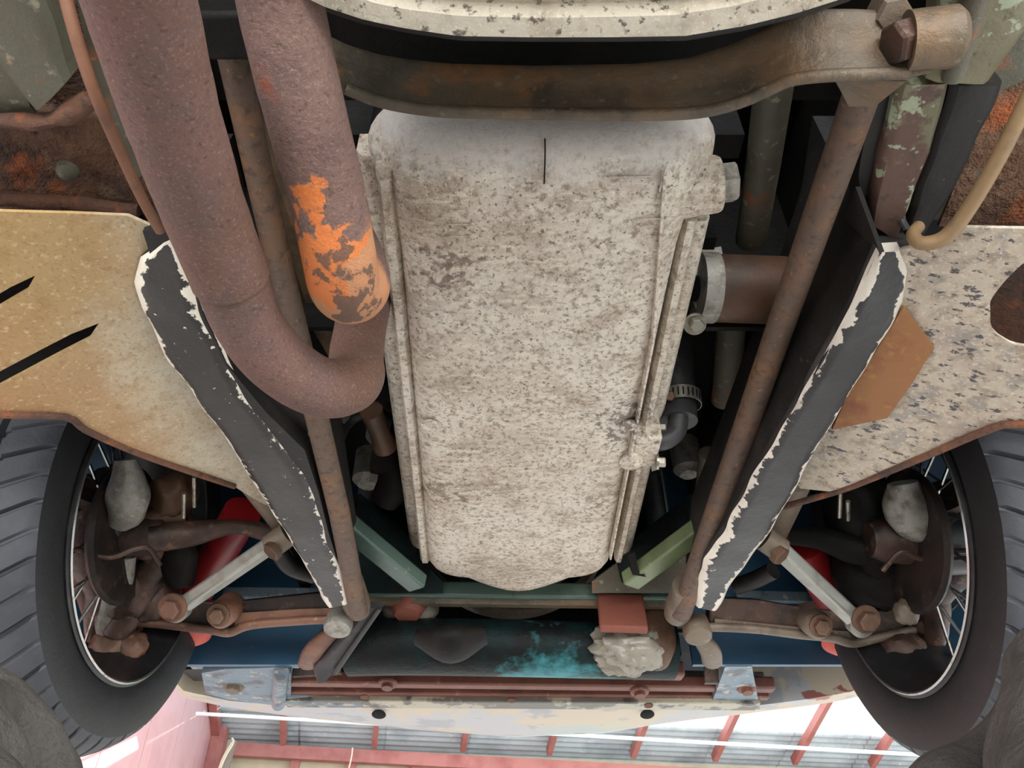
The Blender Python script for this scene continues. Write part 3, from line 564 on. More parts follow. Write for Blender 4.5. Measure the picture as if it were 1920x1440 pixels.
link('upper_tank', box(.34, .48, -.1, .19, .56, .64), 'teal', CAR, bevel=.01)
# steering column and dark pipes seen right of the sump
link('steering_column', tube([D(1455, 130, .62), D(1432, 300, .72), D(1408, 450, .82)], [.016, .016, .016], 20, 1), 'sill', CAR, label='grey green tube in the dark right of the sump')
link('hanging_tube', tube([D(1375, 560, .93), D(1366, 680, 1.0), D(1356, 752, 1.05)], [.018, .018, .016], 20, 3), 'sill', CAR)
link('bay_blackout', box(-.70, .70, .3, 1.5, .80, .805), 'dark', CAR)  # added dark sheet, keeps the gaps beside the engine black
link('rear_blackout', box(-.42, .42, -.3, .36, .60, .61), 'dark', CAR)  # added dark plane, blocks light and the bonnet from above the beam
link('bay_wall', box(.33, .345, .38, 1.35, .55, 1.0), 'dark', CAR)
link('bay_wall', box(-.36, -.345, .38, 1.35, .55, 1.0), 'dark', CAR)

# ---- oil filter and hose fittings, right of the sump
OF = node('oil_filter', CAR, 'brown rusty oil filter canister right of the sump')
c = D(1336, 540, .80); ax = Vector((1, .05, 0))
link('canister', lathe([(-.012, .030), (-.010, .034), (0, .0355), (.12, .0355), (.14, .030)], c, ax, 36), 'filter', OF)
link('clamp_band', lathe([(-.016, .037), (.002, .037)], c, ax, 36), 'alu_grey', OF)
link('bracket', prism([D(a, b, .80) for a, b in ((1303, 470), (1352, 462), (1356, 480), (1340, 500), (1332, 600), (1316, 604), (1318, 520), (1290, 545))], (0, .012, .008)), 'alu_grey', OF, smooth=False)
p = D(1305, 607, .77); link('filter_bolt', hexhead(p, (0, -.6, -1), .0075, .009), 'boltbright', OF, smooth=False)
link('washer', lathe([(0, .0115), (.002, .0115)], p+Vector((0, .004, .004)), (0, -.6, -1), 22), 'boltbright', OF)
p = D(1298, 541, .80); link('port', lathe([(-.02, .014), (.004, .014)], p, (-1, -.5, -.5), 18), 'dark', OF)
HS = node('oil_return_pipe', CAR, 'bent grey pipe with a slotted hose clamp beside the sump')
link('elbow', tube([D(1222, 828, .86), D(1248, 824, .86), D(1268, 806, .865), D(1272, 778, .87)], .0115, 18, 6), 'hose', HS)
link('rubber_hose', tube([D(1273, 790, .872), D(1270, 745, .89), D(1262, 650, .92), D(1258, 560, .95)], [.021, .021, .022, .022], 22, 5), 'hose', HS)
pc = D(1276, 750, .885)
cl = lathe([(-.008, .0225), (.008, .0225), (.008, .0235), (-.008, .0235)], pc, (D(1262, 650, .92)-D(1273, 790, .872)).normalized(), 40, closed=True)
link('hose_clamp', cl, 'boltbright', HS)
axc = (D(1262, 650, .92)-D(1273, 790, .872)).normalized(); u_ = axc.orthogonal().normalized(); v_ = axc.cross(u_)
for k in range(26):
    a = 2*math.pi*k/26; rd = u_*math.cos(a)+v_*math.sin(a); q = pc+rd*.0236
    if rd.y < .1: link('slot', bar(q-axc*.005, q+axc*.005, .0016, .0008, rd), 'dark', HS)
link('clamp_screw', hexhead(D(1256, 744, .87), (-.2, -.8, -.5), .006, .012), 'bolt', HS, smooth=False)
link('pipe_flange', prism([D(a, b, .87) for a, b in ((1222, 800), (1232, 798), (1236, 880), (1222, 884))], (.004, .02, .02)), 'alu_grey', HS, smooth=False)
bolt('flange_bolt', D(1232, 803, .86), (1, -.1, -.1), .006, .010, HS, 'boltbright'); bolt('flange_bolt', D(1231, 866, .86), (1, -.1, -.1), .006, .010, HS, 'boltbright')

# ---- front lower cross tube and diagonal braces
CX = link('front_cross_tube', bar(Z(676, 1106, .495), Z(1268, 1114, .495), .022, .026), 'teal', CAR, label='teal square tube across in front of the sump', bevel=.004)
link('lower_flange', bar(Z(690, 1121, .48)+Vector((0, .01, .0)), Z(1250, 1128, .48)+Vector((0, .01, 0)), .012, .012), 'plate', CX)
def brace(p, q, lab=None, m='teal'):
    b_ = link('diagonal_brace', bar(p, q, .03, .022), m, CAR, label=lab, bevel=.003)
    link('brace_flange', bar(p+Vector((0, .028, .03)), q+Vector((0, .028, .03)), .03, .05), 'teal_dark', b_); return b_
brace(D(640, 975, 1.02), D(785, 1095, 1.10), 'teal diagonal brace left of the sump')
brace(D(1335, 975, 1.02), D(1180, 1090, 1.10), 'olive green diagonal brace right of the sump', 'olive')
link('brace_plate', prism([D(a, b, 1.16) for a, b in ((655, 1000), (700, 960), (830, 1090), (830, 1112), (655, 1112))], (0, .005, .004)), 'teal_dark', CX, smooth=False)
link('brace_plate', prism([D(a, b, 1.16) for a, b in ((1110, 1090), (1290, 960), (1300, 1112), (1110, 1112))], (0, .005, .004)), 'sill', CX, smooth=False)
link('brace_tab', prism([D(a, b, 1.07) for a, b in ((1178, 1040), (1190, 1035), (1198, 1070), (1212, 1082), (1188, 1078))], (0, .02, .01)), 'dark', CX, smooth=False)
link('upright_tube', tube([D(1215, 870, 1.10), D(1230, 960, 1.16), D(1240, 1090, 1.24)], .016, 14, 1), 'teal_dark', CAR)
link('upright_tube', tube([D(1330, 850, 1.05), D(1322, 920, 1.1)], .014, 14, 1), 'sill', CAR)
# oddments in the dark left of the sump
link('hose_loop', tube([D(628, 830, 1.0), D(650, 790, 1.02), D(690, 770, 1.03), D(730, 790, 1.05)], .010, 12, 6), 'hose', CAR)
link('starter_rod', tube([D(696, 770, .92), D(712, 810, .95), D(722, 838, .97)], [.014, .013, .016], 14, 3), 'filter', CAR)
link('engine_mount', tube([D(700, 860, 1.05), D(735, 868, 1.05), D(742, 900, 1.06), D(720, 940, 1.07)], [.02, .022, .025, .02], 14, 4), 'dark', CAR)

# ---- fan ring, horns and radiator tank
fc = Vector((.0, 1.20, .61))
FN = link('fan_shroud', lathe([(-.01, .150), (.01, .150), (.012, .162), (-.012, .162)], fc+Vector((0.0, 0, .03)), (0, 1, -.1), 64, closed=True), 'arm_r', CAR, label='curved grey fan shroud ring behind the cross tube')
link('fan_hub', lathe([(-.01, .118), (.01, .118), (.012, .132), (-.012, .132)], fc+Vector((0, -.02, .03)), (0, 1, -.1), 64, closed=True), 'black', FN)
RT = link('radiator_tank', tube([Z(655, 1214, .435), Z(760, 1212, .435), Z(960, 1215, .435), Z(1260, 1222, .435)], .052, 28, 3, rad2=.8), 'teal_dark', CAR, label='dark teal tank streaked with oil in front of the sump')
a = Z(845, 1208, .40); link('tank_saddle', tube([a+Vector((-.05, 0, .01)), a, a+Vector((.05, 0, .012))], [.020, .046, .02], 20, 5, rad2=.5), 'dark', RT)
p = D(1038, 1237, 1.235); link('drain_hole', lathe([(0, .018), (.004, .021), (.007, .016), (.007, .001)], p+Vector((0, .01, .006)), (0, -.6, -1), 24), 'patch', RT, label='rust brown opening')
link('tank_rim', bar(Z(676, 1176, .455), Z(1330, 1186, .455), .012, .006), 'teal_dark', RT)
HL = node('horn', CAR, 'rust coloured bracket holding a small silver can')
def blob(c, rx, ry, rz, amp, sc, seg=36):
    bm = bmesh.new(); bmesh.ops.create_uvsphere(bm, u_segments=seg, v_segments=seg//2, radius=1)
    for v in bm.verts:
        n = v.co.normalized(); k = 1+amp*noise.noise(n*sc)+amp*.5*noise.noise(n*sc*2.3)
        v.co = Vector(c)+Vector((n.x*rx*k, n.y*ry*k, n.z*rz*k))
    return bm
c = D(768, 1150, 1.21)
link('horn_body', blob(c+Vector((0, .01, .01)), .045, .03, .024, .06, 2), 'foil', HL)
link('horn_cap', tube([c+Vector((-.0, -.02, .04)), c+Vector((0, -.022, .005)), c+Vector((0, -.026, -.014))], [.034, .032, .020], 8, 1), 'horn', HL)
HR = node('horn', CAR, 'rust coloured bracket above a crumpled grey plastic wrapped can')
c = D(1175, 1200, 1.17)
link('horn_body', blob(c+Vector((0, .01, -.01)), .056, .036, .036, .26, 3.4, 48), 'foil', HR)
link('wrapped_can', blob(D(1224, 1194, 1.20), .036, .04, .052, .08, 2), 'filter', HR)
link('horn_bracket', bar(D(1162, 1118, 1.18), D(1170, 1182, 1.12), .070, .014, (0, 1, 0)), 'horn', HR, bevel=.003)

# ---- front rails, brackets, valance
FR = link('front_rail', bar(Z(535, 1272, .435), Z(1450, 1284, .435), .026, .022), 'redrust', CAR, label='long red primed rail across the nose', bevel=.004)
link('rail_lip', bar(Z(540, 1294, .43), Z(1440, 1304, .43), .020, .014), 'redrust', FR, bevel=.003)
link('rail_lip', bar(Z(560, 1256, .46), Z(1430, 1270, .46), .024, .014), 'sill', FR, bevel=.003)
for px, py in ((727, 1281), (1199, 1296), (1400, 1290)):
    p = Z(px, py, .421); link('rail_bolt', lathe([(0, .017), (.003, .016), (.004, .010), (.010, .009)], p, (0, -.2, -1), 20), 'redrust', FR)
link('rubber_block', bar(Z(648, 1243, .42), Z(752, 1244, .42), .034, .024), 'redrust', FR, bevel=.004)
link('rubber_block', bar(Z(1182, 1256, .42), Z(1280, 1258, .42), .030, .024), 'redrust', FR, bevel=.004)
SP = link('nose_strip', bar(Z(535, 1314, .42), Z(1420, 1320, .42), .040, .012), 'scuffed', CAR, label='scuffed grey strip along the nose', bevel=.002)
link('mount_tube', cyl(Z(520, 1300, .43), Z(680, 1305, .43), .018, 16), 'bluegrey', SP)
for px, py in ((684, 1306), (960, 1312), (1216, 1322)):
    p = Z(px, py, .413); link('strip_hole', lathe([(0, .008), (.002, .008)], p, (0, -.2, -1), 16), 'rust', SP)
BL = link('end_bracket', prism([Z(a, b, .42) for a, b in ((378, 1262), (420, 1255), (520, 1252), (545, 1262), (545, 1320), (510, 1322), (430, 1312), (385, 1300))], (0, 0, .03)), 'bluegrey', CAR, smooth=False, label='blue grey bolted bracket at the left end of the nose')
bolt('bracket_bolt', Z(438, 1287, .42), (0, -.2, -1), .012, .010, BL, 'arm_r'); link('bracket_lug', cyl(Z(528, 1262, .415), Z(522, 1320, .415), .012, 16), 'bluegrey', BL)
link('end_plate', bar(Z(352, 1262, .45), Z(560, 1256, .45), .06, .008), 'black', BL)
BRk = link('end_bracket', prism([Z(a, b, .42) for a, b in ((1360, 1250), (1410, 1250), (1425, 1330), (1330, 1330))], (0, 0, .03)), 'bluegrey', CAR, smooth=False, label='blue grey bracket at the right end of the nose')
# bonnet / valance: curved painted body under the nose
vt = [(330, 1280), (345, 1296), (380, 1303), (430, 1314), (520, 1322), (700, 1325), (960, 1326), (1200, 1327), (1400, 1325), (1500, 1313), (1580, 1300), (1620, 1290)]
vb = [(335, 1282), (352, 1300), (392, 1310), (470, 1326), (600, 1348), (780, 1368), (960, 1382), (1130, 1375), (1300, 1347), (1430, 1326), (1540, 1312), (1620, 1296)]
VA = Vector
At = resample([Z(a, b, .43) for a, b in vt], 60); Ab = []
bm = bmesh.new(); rows = []
bot = resample([Y(a, b, Z(a, b, .43).y*1.0+.10) for a, b in vb], 60)
for i in range(61):
    t, b_ = At[i], bot[i]; row = []
    for k in range(9):
        s = k/8; q = t.lerp(b_, s)+Vector((0, 0, -.010*math.sin(math.pi*s)))
        row.append(bm.verts.new(q))
    row.append(bm.verts.new(b_+Vector((0, .03, .05)))); row.append(bm.verts.new(b_+Vector((0, .02, .22)))); row.append(bm.verts.new(t+Vector((0, .02, .24)))); row.append(bm.verts.new(t+Vector((0, .0, .03))))
    rows.append(row)
for r0, r1 in zip(rows, rows[1:]):
    K = len(r0)
    for k in range(K): bm.faces.new((r0[k], r0[(k+1) % K], r1[(k+1) % K], r1[k]))
bm.faces.new(rows[0]); bm.faces.new(rows[-1][::-1])
BON = link('front_valance', bm, 'valance', CAR, label='patchy grey and cream primed valance under the nose', ang=60)
for px in (711, 1213):
    q = Z(px, 1334, .43); q = Y(px, 1334, At[30].y+.02)
    link('jacking_hole', lathe([(0, .0125), (.002, .0135), (.003, .0115), (.003, .001)], q+Vector((0, 0, -.004)), (0, -.35, -1), 24), 'dark', BON)
# inner wing panels, bonnet top and wings (they shut out the sky)
PZ = Y(380, 1246, 1.24).z
def quad(a, b, c, d, off, name, m, parent=None, lab=None): return link(name, prism([a, b, c, d], off), m, parent or CAR, smooth=False, label=lab)
quad(Vector((-.66, 1.24, PZ)), Vector((-.29, 1.24, PZ)), Vector((-.29, 1.26, .95)), Vector((-.66, 1.26, .95)), (0, .01, 0), 'inner_panel', 'blue', lab='dark blue inner panel beyond the left suspension')
quad(Vector((.29, 1.24, PZ)), Vector((.66, 1.24, PZ)), Vector((.66, 1.26, .95)), Vector((.29, 1.26, .95)), (0, .01, 0), 'inner_panel', 'blue', lab='dark blue inner panel beyond the right suspension')
link('panel_lip', bar(Z(360, 1248, .437)+Vector((0, .0, 0)), Z(560, 1246, .437), .012, .008), 'bluegrey', CAR)
link('panel_lip', bar(Y(420, 1112, 1.225), Y(600, 1114, 1.225), .012, .016), 'bluegrey', CAR)
link('panel_lip', bar(Y(1380, 1118, 1.225), Y(1620, 1124, 1.225), .012, .016), 'bluegrey', CAR)
quad(Vector((-.30, 1.36, .48)), Vector((.30, 1.36, .48)), Vector((.30, 1.42, 1.0)), Vector((-.30, 1.42, 1.0)), (0, .01, 0), 'radiator_core', 'dark')
quad(Vector((-.80, -.3, .98)), Vector((.80, -.3, .98)), Vector((.74, 1.85, .86)), Vector((-.74, 1.85, .86)), (0, 0, .004), 'bonnet', 'blue')
quad(Vector((-.80, -2.6, .58)), Vector((.80, -2.6, .58)), Vector((.80, .18, .58)), Vector((-.80, .18, .58)), (0, 0, .01), 'floor_pan', 'dark')
quad(Vector((-.62, .60, .56)), Vector((.62, .60, .56)), Vector((.62, .60, .98)), Vector((-.62, .60, .98)), (0, .006, 0), 'scuttle', 'dark')
for s in (-1, 1):
    link('wing', prism([Vector((s*.80, -.3, .98)), Vector((s*.80, -.3, .42)), Vector((s*.80, .44, .42))]+[Vector((s*.80, .951-.50*math.cos(a), .44+.44*math.sin(a))) for a in [math.pi*(.05+.9*k/14) for k in range(15)]]+[Vector((s*.80, 1.46, .42)), Vector((s*.78, 1.62, .42)), Vector((s*.78, 1.85, .86))], (-s*.004, 0, 0)), 'blue', CAR, smooth=False)
    quad(Vector((s*.66, 1.34, .44)), Vector((s*.795, 1.50, .44)), Vector((s*.795, 1.50, .9)), Vector((s*.66, 1.34, .9)), (0, .006, 0), 'wheel_arch', 'dark')
    link('arch_roof', prism([Vector((s*.34, .60, .88)), Vector((s*.79, .60, .88)), Vector((s*.79, 1.30, .86)), Vector((s*.34, 1.30, .86))], (0, 0, .005)), 'dark', CAR, smooth=False)

# ---- wheels
def tyre_bm(C, s):
    """C centre of the inner rim plane, s = outward direction sign; treaded tyre with moulded cross grooves"""
    prof = [(-.002, .194), (-.006, .202), (-.009, .214), (-.010, .230), (-.010, .244), (-.008, .255), (-.003, .2615), (.006, .267), (.014, .271), (.024, .275), (.034, .278), (.037, .272), (.042, .273), (.045, .2805), (.056, .282), (.067, .2835), (.070, .2775), (.075, .2775), (.078, .284), (.092, .2835), (.095, .277), (.100, .277), (.103, .282), (.118, .279), (.132, .273), (.146, .263), (.156, .250), (.158, .233), (.150, .212), (.138, .196)]
    NG = 54; per = 12; seg = NG*per; bm = bmesh.new(); rings = []
    for (a, r) in prof:
        tread = -.005 < a < .147; ring = []
        sh = .10*math.sin(max(0, min(1, (a+.005)/.155))*math.pi*1.2)
        for k in range(seg):
            ph = 2*math.pi*k/seg + sh; rr = r
            if tread and k % per in (0, 1) and r > .260: rr = r-(.006 if k % (2*per) < per else .0032)
            ring.append(bm.verts.new(Vector((C[0]+s*a, C[1]+rr*math.cos(ph), C[2]+rr*math.sin(ph)))))
        rings.append(ring)
    for i, (p_, q_) in enumerate(zip(rings, rings[1:])):
        for k in range(seg): bm.faces.new((p_[k], p_[(k+1) % seg], q_[(k+1) % seg], q_[k])).material_index = 1 if 5 <= i <= 24 else 0
    return bm
def wheel(C, s, lab):
    Wh = node('wheel', CAR, lab); C = Vector(C)
    ty = link('tyre', tyre_bm(C, s), 'rubber', Wh, ang=25); ty.data.materials.append(M['tread'])
    ax = (s, 0, 0)
    link('rim', lathe([(-.004, .189), (-.009, .1905), (-.006, .197), (.012, .196), (.018, .186), (.030, .178), (.055, .172), (.10, .172), (.125, .186), (.134, .194), (.134, .190), (.12, .180), (.10, .168), (.055, .168), (.030, .174), (.015, .182)], C, ax, 96, closed=True), 'rimblack', Wh)
    link('rim_lip', lathe([(-.0095, .1895), (-.0108, .1915), (-.0095, .1935), (-.007, .1915)], C, ax, 96, closed=True), 'steel', Wh, label='bright rim edge')
    link('hub', lathe([(.03, .035), (.04, .048), (.10, .045), (.15, .04), (.165, .03)], C, ax, 28), 'rimblack', Wh)
    me = None
    for k in range(36):
        a = 2*math.pi*k/36; b2 = a+(.5 if k % 2 else -.5); off = .04 if k % 4 < 2 else .13
        p_ = C+Vector((s*off, .046*math.cos(a), .046*math.sin(a))); q_ = C+Vector((s*.10, .170*math.cos(b2), .170*math.sin(b2)))
        link('spoke', cyl(p_, q_, .0022, 6), 'steel', Wh)
    link('brake_disc', lathe([(.02, .05), (.02, .092), (.026, .096), (.032, .092), (.032, .05)], C, ax, 48), 'darkrust', Wh)
    return Wh
CL = Vector((-.504, .951, .502)); CR = Vector((.500, .920, .476))
CR = Vector((.507, .934, .483))
wheel(CL, -1, 'left front wheel with grooved black tyre'); wheel(CR, 1, 'right front wheel with sunlight between its spokes')

# ---- suspension, both sides
def suspension(C, s, P, armm):
    """P: pixel positions of the main joints"""
    inner = D(*P['inner'], 1.13); outer = D(*P['outer'], 1.10); mid = inner.lerp(outer, .55)
    WB = link('lower_wishbone', prism([D(a, b, 1.105) for a, b in P['arm']], (0, .022, .012)), 'darkrust' if s < 0 else 'oilrust', CAR, smooth=False, label=P['lab'], bevel=.003)
    link('arm_flange', tube([D(a, b, 1.10) for a, b in P['flange']], .0075, 12, 6, rad2=.8), armm, WB)
    link('arm_face', prism([D(a, b, 1.101) for a, b in P['face']], (0, .004, .002)), armm, WB, smooth=False)
    cc = D(*P['boss'], 1.08); link('damper_eye', lathe([(-.035, .018), (-.03, .021), (.012, .0195), (.018, .015)], cc+Vector((0, .004, 0)), (0, -.75, -.6), 22), armm, WB)
    bolt('eye_bolt', cc+Vector((0, -.012, -.010)), (0, -.75, -.6), .011, .012, WB, 'bolt')
    oc = D(*P['outer2'], 1.018); bolt('link_bolt', oc, (0, -.75, -.65), .013, .016, WB, 'bolt' if s > 0 else 'arm', None)
    # pivot bush and caps at the inner end
    pc_ = D(*P['pivot'], 1.10)
    link('pivot_bush', lathe([(-.02, .019), (.0, .021), (.008, .019), (.012, .012)], pc_, (0, -.3, -1), 24), 'alu_grey' if s < 0 else 'arm_r', WB)
    ps = D(*P['strap'], 1.16); link('pivot_strap', tube([pc_+Vector((0, .03, .02)), ps, ps+(ps-pc_)*.5+Vector((0, .02, .0))], [.012, .016, .016], 14, 4, rad2=.7), 'arm' if s < 0 else 'arm_r', WB)
    # steering link (grey)
    a, b = D(*P['linkA'], 1.04), D(*P['linkB'], .98)
    LK = link('suspension_link', bar(a, b, .026, .018, (0, -.6, 1)), 'link', CAR, label=P['linklab'], bevel=.004)
    link('link_eye', lathe([(-.010, .0165), (.008, .0165), (.010, .014)], a, (0, -.75, -.65), 24), 'link', LK)
    link('link_joint', lathe([(-.016, .016), (.012, .016), (.016, .010)], b+Vector((0, 0, -.002)), (s*.7, .3, -.4), 18), 'arm_r', LK)
    link('joint_bolt', hexhead(b+Vector((s*-.0, -.004, -.014)), (s*.5, -.2, -.8), .013, .01), 'filter', LK, smooth=False)
    # red damper
    a, b = D(*P['dampA'], 1.12), D(*P['dampB'], 1.24)
    DP = link('damper', tube([a, b], [.027, .027], 26, 1), 'red', CAR, label=P['damplab'])
    c_ = D(*P['dampC'], 1.20); link('damper_bush', lathe([(-.03, .026), (-.005, .030), (.012, .030), (.02, .020)], c_+Vector((0, 0, .01)), (-s*.2, -.2, -1), 24), 'redlight', DP)
    link('bush_cap', lathe([(-.01, .034), (.002, .034), (.006, .028)], c_+Vector((0, .01, .026)), (-s*.2, -.2, -1), 24), 'oilrust', DP)
    link('coil', tube([a.lerp(b, .0)+Vector((s*.0, .03, .1)), a+Vector((0, .03, .2))], .04, 16, 1), 'dark', DP)
    # hub carrier / upright
    k0 = [D(*q) for q in P['upright']]
    UPR = link('hub_carrier', tube(k0, P['upr_r'], 18, 7, rad2=.8, wob=.006, wobs=26), 'oilrust', CAR, label=P['uprlab'])
    for q, r_, m_ in P['extra']: link('carrier_lug', blob(D(*q), r_, r_*.9, r_*1.1, .18, 1.8), m_, UPR)
    for q, r_, m_ in P['arms']: link('carrier_arm', tube([D(*v) for v in q], r_, 14, 6, rad2=.75, wob=.003, wobs=40), m_, UPR)
    link('caliper', tube([D(*q) for q in P['caliper']], P['cal_r'], 16, 6, rad2=.75, wob=.004, wobs=40), 'alu_grey' if s > 0 else 'alu_grey', CAR, label=P['callab'])
    link('brake_pipe', tube([D(*q) for q in P['bpipe']], .0036, 8, 6), 'oilrust', CAR)
    link('spindle', lathe([(-.03, .022), (-.01, .03), (.05, .035)], C, (s, 0, 0), 20), 'oilrust', UPR)
    link('track_rod', tube([D(*q) for q in P['track']], P['track_r'], 14, 5), 'oilrust' if s < 0 else 'dark', CAR)
    link('roll_bar', tube([D(*q) for q in P['roll']], .012, 14, 6), 'black', CAR)
    for q in P['chrome']: link('spring_clip', cyl(D(q[0], q[1], 1.0), D(q[2], q[3], 1.02), .0028, 8), 'boltbright', CAR)
suspension(CL, -1, dict(arm=[(215, 1128), (300, 1122), (420, 1130), (560, 1115), (628, 1108), (640, 1158), (560, 1164), (470, 1172), (420, 1180), (330, 1170), (225, 1168)], flange=[(222, 1164), (300, 1170), (350, 1176), (400, 1182), (430, 1186), (470, 1172), (560, 1164), (645, 1160)], face=[(440, 1150), (560, 1142), (632, 1140), (640, 1158), (560, 1164), (440, 1174)],
    inner=(640, 1150), outer=(232, 1148), boss=(418, 1146), outer2=(325, 1138), pivot=(634, 1172), strap=(592, 1215), lab='long brown rusty lower arm left of the sump',
    linkA=(333, 1142), linkB=(522, 1012), linklab='scuffed grey link on the left lower arm', dampA=(455, 960), dampB=(352, 1135), dampC=(357, 1190), damplab='red damper behind the left grey link',
    upright=[(195, 925, 1.03), (172, 1000, 1.04), (200, 1100, 1.08), (190, 1165, 1.10), (225, 1200, 1.12), (250, 1212, 1.12)], upr_r=[.045, .05, .030, .024, .034, .028], uprlab='brown oily hub carrier inside the left wheel',
    extra=[((215, 1215, 1.10), .034, 'bolt'), ((190, 950, 1.06), .05, 'oilrust'), ((170, 1010, 1.07), .04, 'filter'), ((250, 1215, 1.09), .020, 'arm'), ((255, 1085, 1.12), .055, 'oilrust'), ((292, 1120, 1.12), .034, 'oilrust'), ((300, 990, 1.10), .045, 'filter'), ((325, 930, 1.08), .034, 'filter')],
    arms=[([(150, 950, 1.05), (215, 985, 1.05), (290, 975, 1.06), (350, 975, 1.07)], [.03, .03, .022, .014], 'filter'), ([(232, 1040, 1.05), (222, 1090, 1.06), (200, 1150, 1.08), (196, 1185, 1.09)], [.016, .019, .015, .012], 'alu_grey'), ([(305, 1035, 1.08), (270, 1090, 1.09), (240, 1150, 1.09), (222, 1190, 1.09)], [.018, .02, .02, .02], 'oilrust'), ([(150, 1040, 1.08), (165, 1110, 1.09), (190, 1180, 1.10)], [.02, .018, .018], 'filter'), ([(330, 990, 1.07), (335, 1040, 1.08), (338, 1090, 1.10)], [.016, .026, .02], 'dark')],
    caliper=[(238, 862, 1.0), (240, 900, 1.0), (238, 945, 1.0), (222, 985, 1.01)], cal_r=[.014, .024, .028, .014], callab='grey brake caliper inside the left wheel',
    bpipe=[(140, 1030, .97), (205, 1045, .98), (250, 1030, .99), (278, 1028, 1.0), (300, 1060, 1.01)], track=[(280, 1010, 1.04), (360, 1000, 1.06), (440, 988, 1.08), (510, 1000, 1.1)], track_r=[.02, .018, .010, .014],
    roll=[(520, 1030, 1.02), (545, 1062, 1.04), (590, 1078, 1.06)], chrome=[(364, 895, 364, 950), (345, 925, 344, 970)]), 'arm')
suspension(CR, 1, dict(arm=[(1330, 1120), (1420, 1124), (1500, 1138), (1600, 1150), (1700, 1138), (1724, 1176), (1640, 1198), (1590, 1202), (1500, 1190), (1330, 1174)], flange=[(1300, 1178), (1340, 1176), (1420, 1180), (1500, 1190), (1560, 1196), (1600, 1206), (1650, 1196), (1715, 1180)], face=[(1340, 1160), (1500, 1176), (1590, 1184), (1600, 1200), (1500, 1190), (1340, 1174)],
    inner=(1290, 1160), outer=(1700, 1170), boss=(1530, 1166), outer2=(1622, 1160), pivot=(1308, 1186), strap=(1330, 1218), lab='grey brown lower arm right of the sump',
    linkA=(1612, 1170), linkB=(1450, 1020), linklab='scuffed grey link on the right lower arm', dampA=(1505, 1020), dampB=(1575, 1150), dampC=(1580, 1208), damplab='red damper behind the right grey link',
    upright=[(1760, 930, 1.04), (1790, 1010, 1.06), (1740, 1100, 1.08), (1720, 1170, 1.12), (1700, 1230, 1.13), (1695, 1250, 1.13)], upr_r=[.045, .05, .036, .030, .034, .022], uprlab='dark hub carrier inside the right wheel',
    extra=[((1700, 1148, 1.03), .016, 'arm_r'), ((1695, 1225, 1.10), .034, 'oilrust'), ((1640, 1060, 1.12), .060, 'dark'), ((1620, 960, 1.10), .055, 'dark'), ((1700, 1060, 1.12), .050, 'dark'), ((1645, 1030, 1.06), .016, 'alu_grey'), ((1700, 1255, 1.08), .010, 'boltbright')],
    arms=[([(1800, 960, 1.06), (1750, 1000, 1.06), (1680, 1010, 1.07)], [.03, .026, .016], 'filter'), ([(1730, 1060, 1.06), (1750, 1110, 1.07), (1752, 1180, 1.09), (1740, 1230, 1.10)], [.02, .022, .018, .016], 'oilrust'), ([(1780, 1040, 1.07), (1762, 1110, 1.08), (1735, 1180, 1.10)], [.018, .02, .018], 'filter'), ([(1640, 960, 1.07), (1650, 1040, 1.08), (1665, 1120, 1.10)], [.03, .034, .026], 'dark')],
    caliper=[(1690, 905, 1.0), (1700, 945, 1.0), (1725, 985, 1.0), (1735, 1005, 1.01)], cal_r=[.020, .030, .030, .014], callab='grey brake caliper inside the right wheel',
    bpipe=[(1655, 1070, 1.0), (1690, 1035, .99), (1730, 1048, .99), (1780, 1035, .98), (1830, 1032, .97)], track=[(1480, 1005, 1.1), (1540, 1010, 1.08), (1600, 1030, 1.06), (1660, 1035, 1.05)], track_r=[.012, .016, .020, .018],
    roll=[(1450, 1070, 1.06), (1420, 1085, 1.08), (1380, 1100, 1.10)], chrome=[(1576, 915, 1574, 970), (1590, 940, 1590, 975)]), 'arm_r')
# black angle bar hanging down by the left lower arm
pa, pb = D(705, 1140, 1.10), D(598, 1278, 1.20)
AB = link('hanging_bar', strip([D(690, 1140, 1.10), D(585, 1262, 1.18), D(594, 1282, 1.18)], [D(720, 1140, 1.10), D(640, 1258, 1.18), D(612, 1278, 1.18)], .01, 20, 6), 'hose', CAR, label='black angled bar hanging below the left lower arm')
link('bar_rib', tube([D(712, 1140, 1.095), D(628, 1262, 1.175)], .004, 8, 1), 'hose', AB)
link('spring_hanger', prism([D(a, b, 1.30) for a, b in ((570, 1190), (625, 1190), (640, 1262), (548, 1268))], (0, .01, 0)), 'oilrust', CAR, smooth=False)
link('spring_hanger', prism([D(a, b, 1.30) for a, b in ((1320, 1200), (1350, 1200), (1372, 1280), (1322, 1280))], (0, .01, 0)), 'oilrust', CAR, smooth=False)

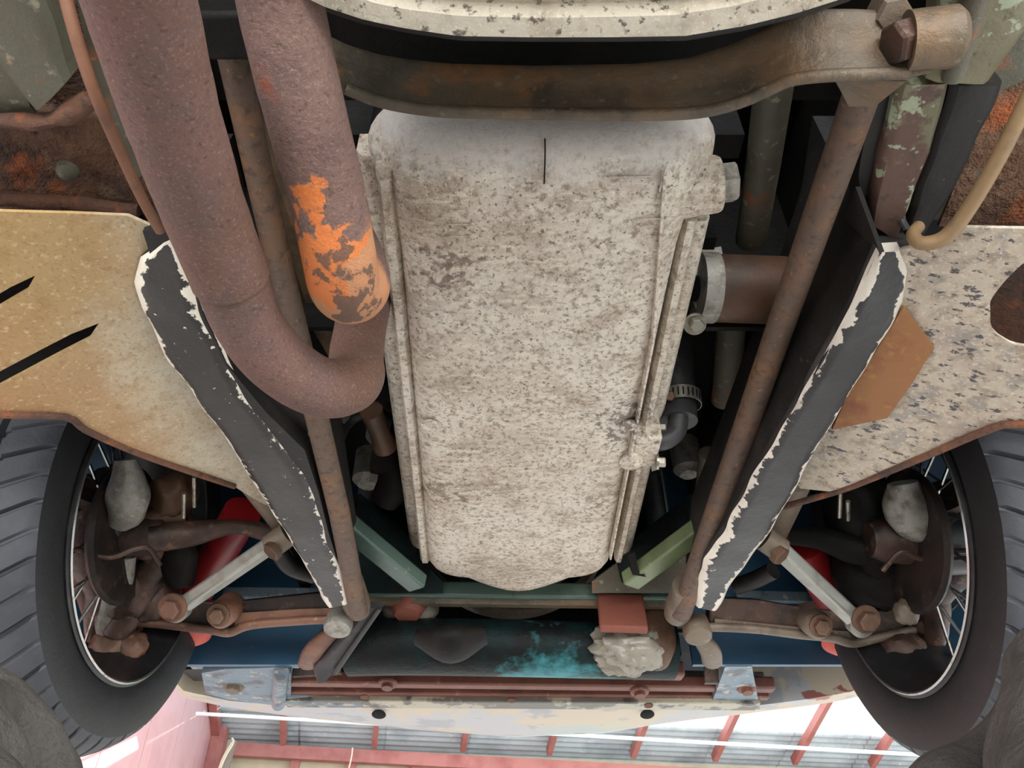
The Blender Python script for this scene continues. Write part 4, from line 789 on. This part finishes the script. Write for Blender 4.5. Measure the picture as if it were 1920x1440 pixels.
# ================================================================== PERSON (only the raised knees show)
PR = thing('person', 'person lying under the car in dark grey trousers with both knees raised and spread', 'person', (0, 0, 0))
def leg(s, hip, knee, ankle):
    pts = [hip, hip.lerp(knee, .5)+Vector((0, 0, .01)), hip.lerp(knee, .86), knee, knee.lerp(ankle, .14), knee.lerp(ankle, .5), ankle]
    return pts
def body():
    me = bpy.data.meshes.new('trousers')
    co = [(0, .08, FZ+.10)]; ed = []; rad = [.10]
    def add(p, r, prev): co.append(tuple(p)); rad.append(r); ed.append((prev, len(co)-1)); return len(co)-1
    for s, K in ((-1, KL), (1, KR)):
        h = add(Vector((s*.09, .12, FZ+.10)), .085, 0); hp = Vector((s*.11, .15, FZ+.11))
        t1 = add(hp.lerp(K, .45), .088, h); t2 = add(hp.lerp(K, .85), .078, t1); k = add(K, .070, t2)
        an = ANK[s]
        c1 = add(K.lerp(an, .18)+Vector((0, .02, 0)), .068, k); c2 = add(K.lerp(an, .5), .066, c1); add(an, .055, c2)
    t = add(Vector((0, -.14, FZ+.09)), .10, 0)
    me.from_pydata(co, ed, []); return me, rad
KL = D(-215, 1385, .50); KR = D(2130, 1325, .50)
ANK = {-1: Vector((-.085, .72, -.13)), 1: Vector((.085, .70, -.13))}
me, rad = body(); o = bpy.data.objects.new('trousers', me); COL.objects.link(o); o.parent = PR; me.materials.append(M['cloth'])
sk = o.modifiers.new('skin', 'SKIN'); sk.use_smooth_shade = True
for i, r in enumerate(rad): me.skin_vertices[0].data[i].radius = (r, r)
me.skin_vertices[0].data[0].use_root = True
sb = o.modifiers.new('sub', 'SUBSURF'); sb.levels = 5; sb.render_levels = 5
tx = bpy.data.textures.new('wrinkle', 'WOOD'); tx.wood_type = 'BANDNOISE'; tx.noise_scale = .09; tx.turbulence = 9; tx.noise_basis_2 = 'SIN'
ds = o.modifiers.new('folds', 'DISPLACE'); ds.texture = tx; ds.strength = .016; ds.mid_level = .5; ds.texture_coords = 'LOCAL'
tx2 = bpy.data.textures.new('creases', 'CLOUDS'); tx2.noise_scale = .07; tx2.noise_depth = 1
d2 = o.modifiers.new('creases', 'DISPLACE'); d2.texture = tx2; d2.strength = .014; d2.mid_level = .5; d2.texture_coords = 'LOCAL'
for s in (-1, 1):
    an = ANK[s]
    sh = link('shoe', tube([an+Vector((0, -.04, -.03)), an+Vector((0, .02, -.06)), an+Vector((s*.02, .12, -.065)), an+Vector((s*.03, .2, -.07))], [.045, .052, .046, .03], 20, 6), 'hose', PR)

# ------------------------------------------------------------------ raise everything so that the floor lies at z = 0
for o in list(COL.objects):
    if o.parent is None and o not in (cam, sun, al):
        o.location.z += H
        if o.get('kind') == 'structure' and o.name != 'floor':      # the garage stands a little askew to the car
            o.rotation_euler.z = YAW; piv = Vector((WX, WY, 0)); o.location += piv - Matrix.Rotation(YAW, 3, 'Z') @ piv
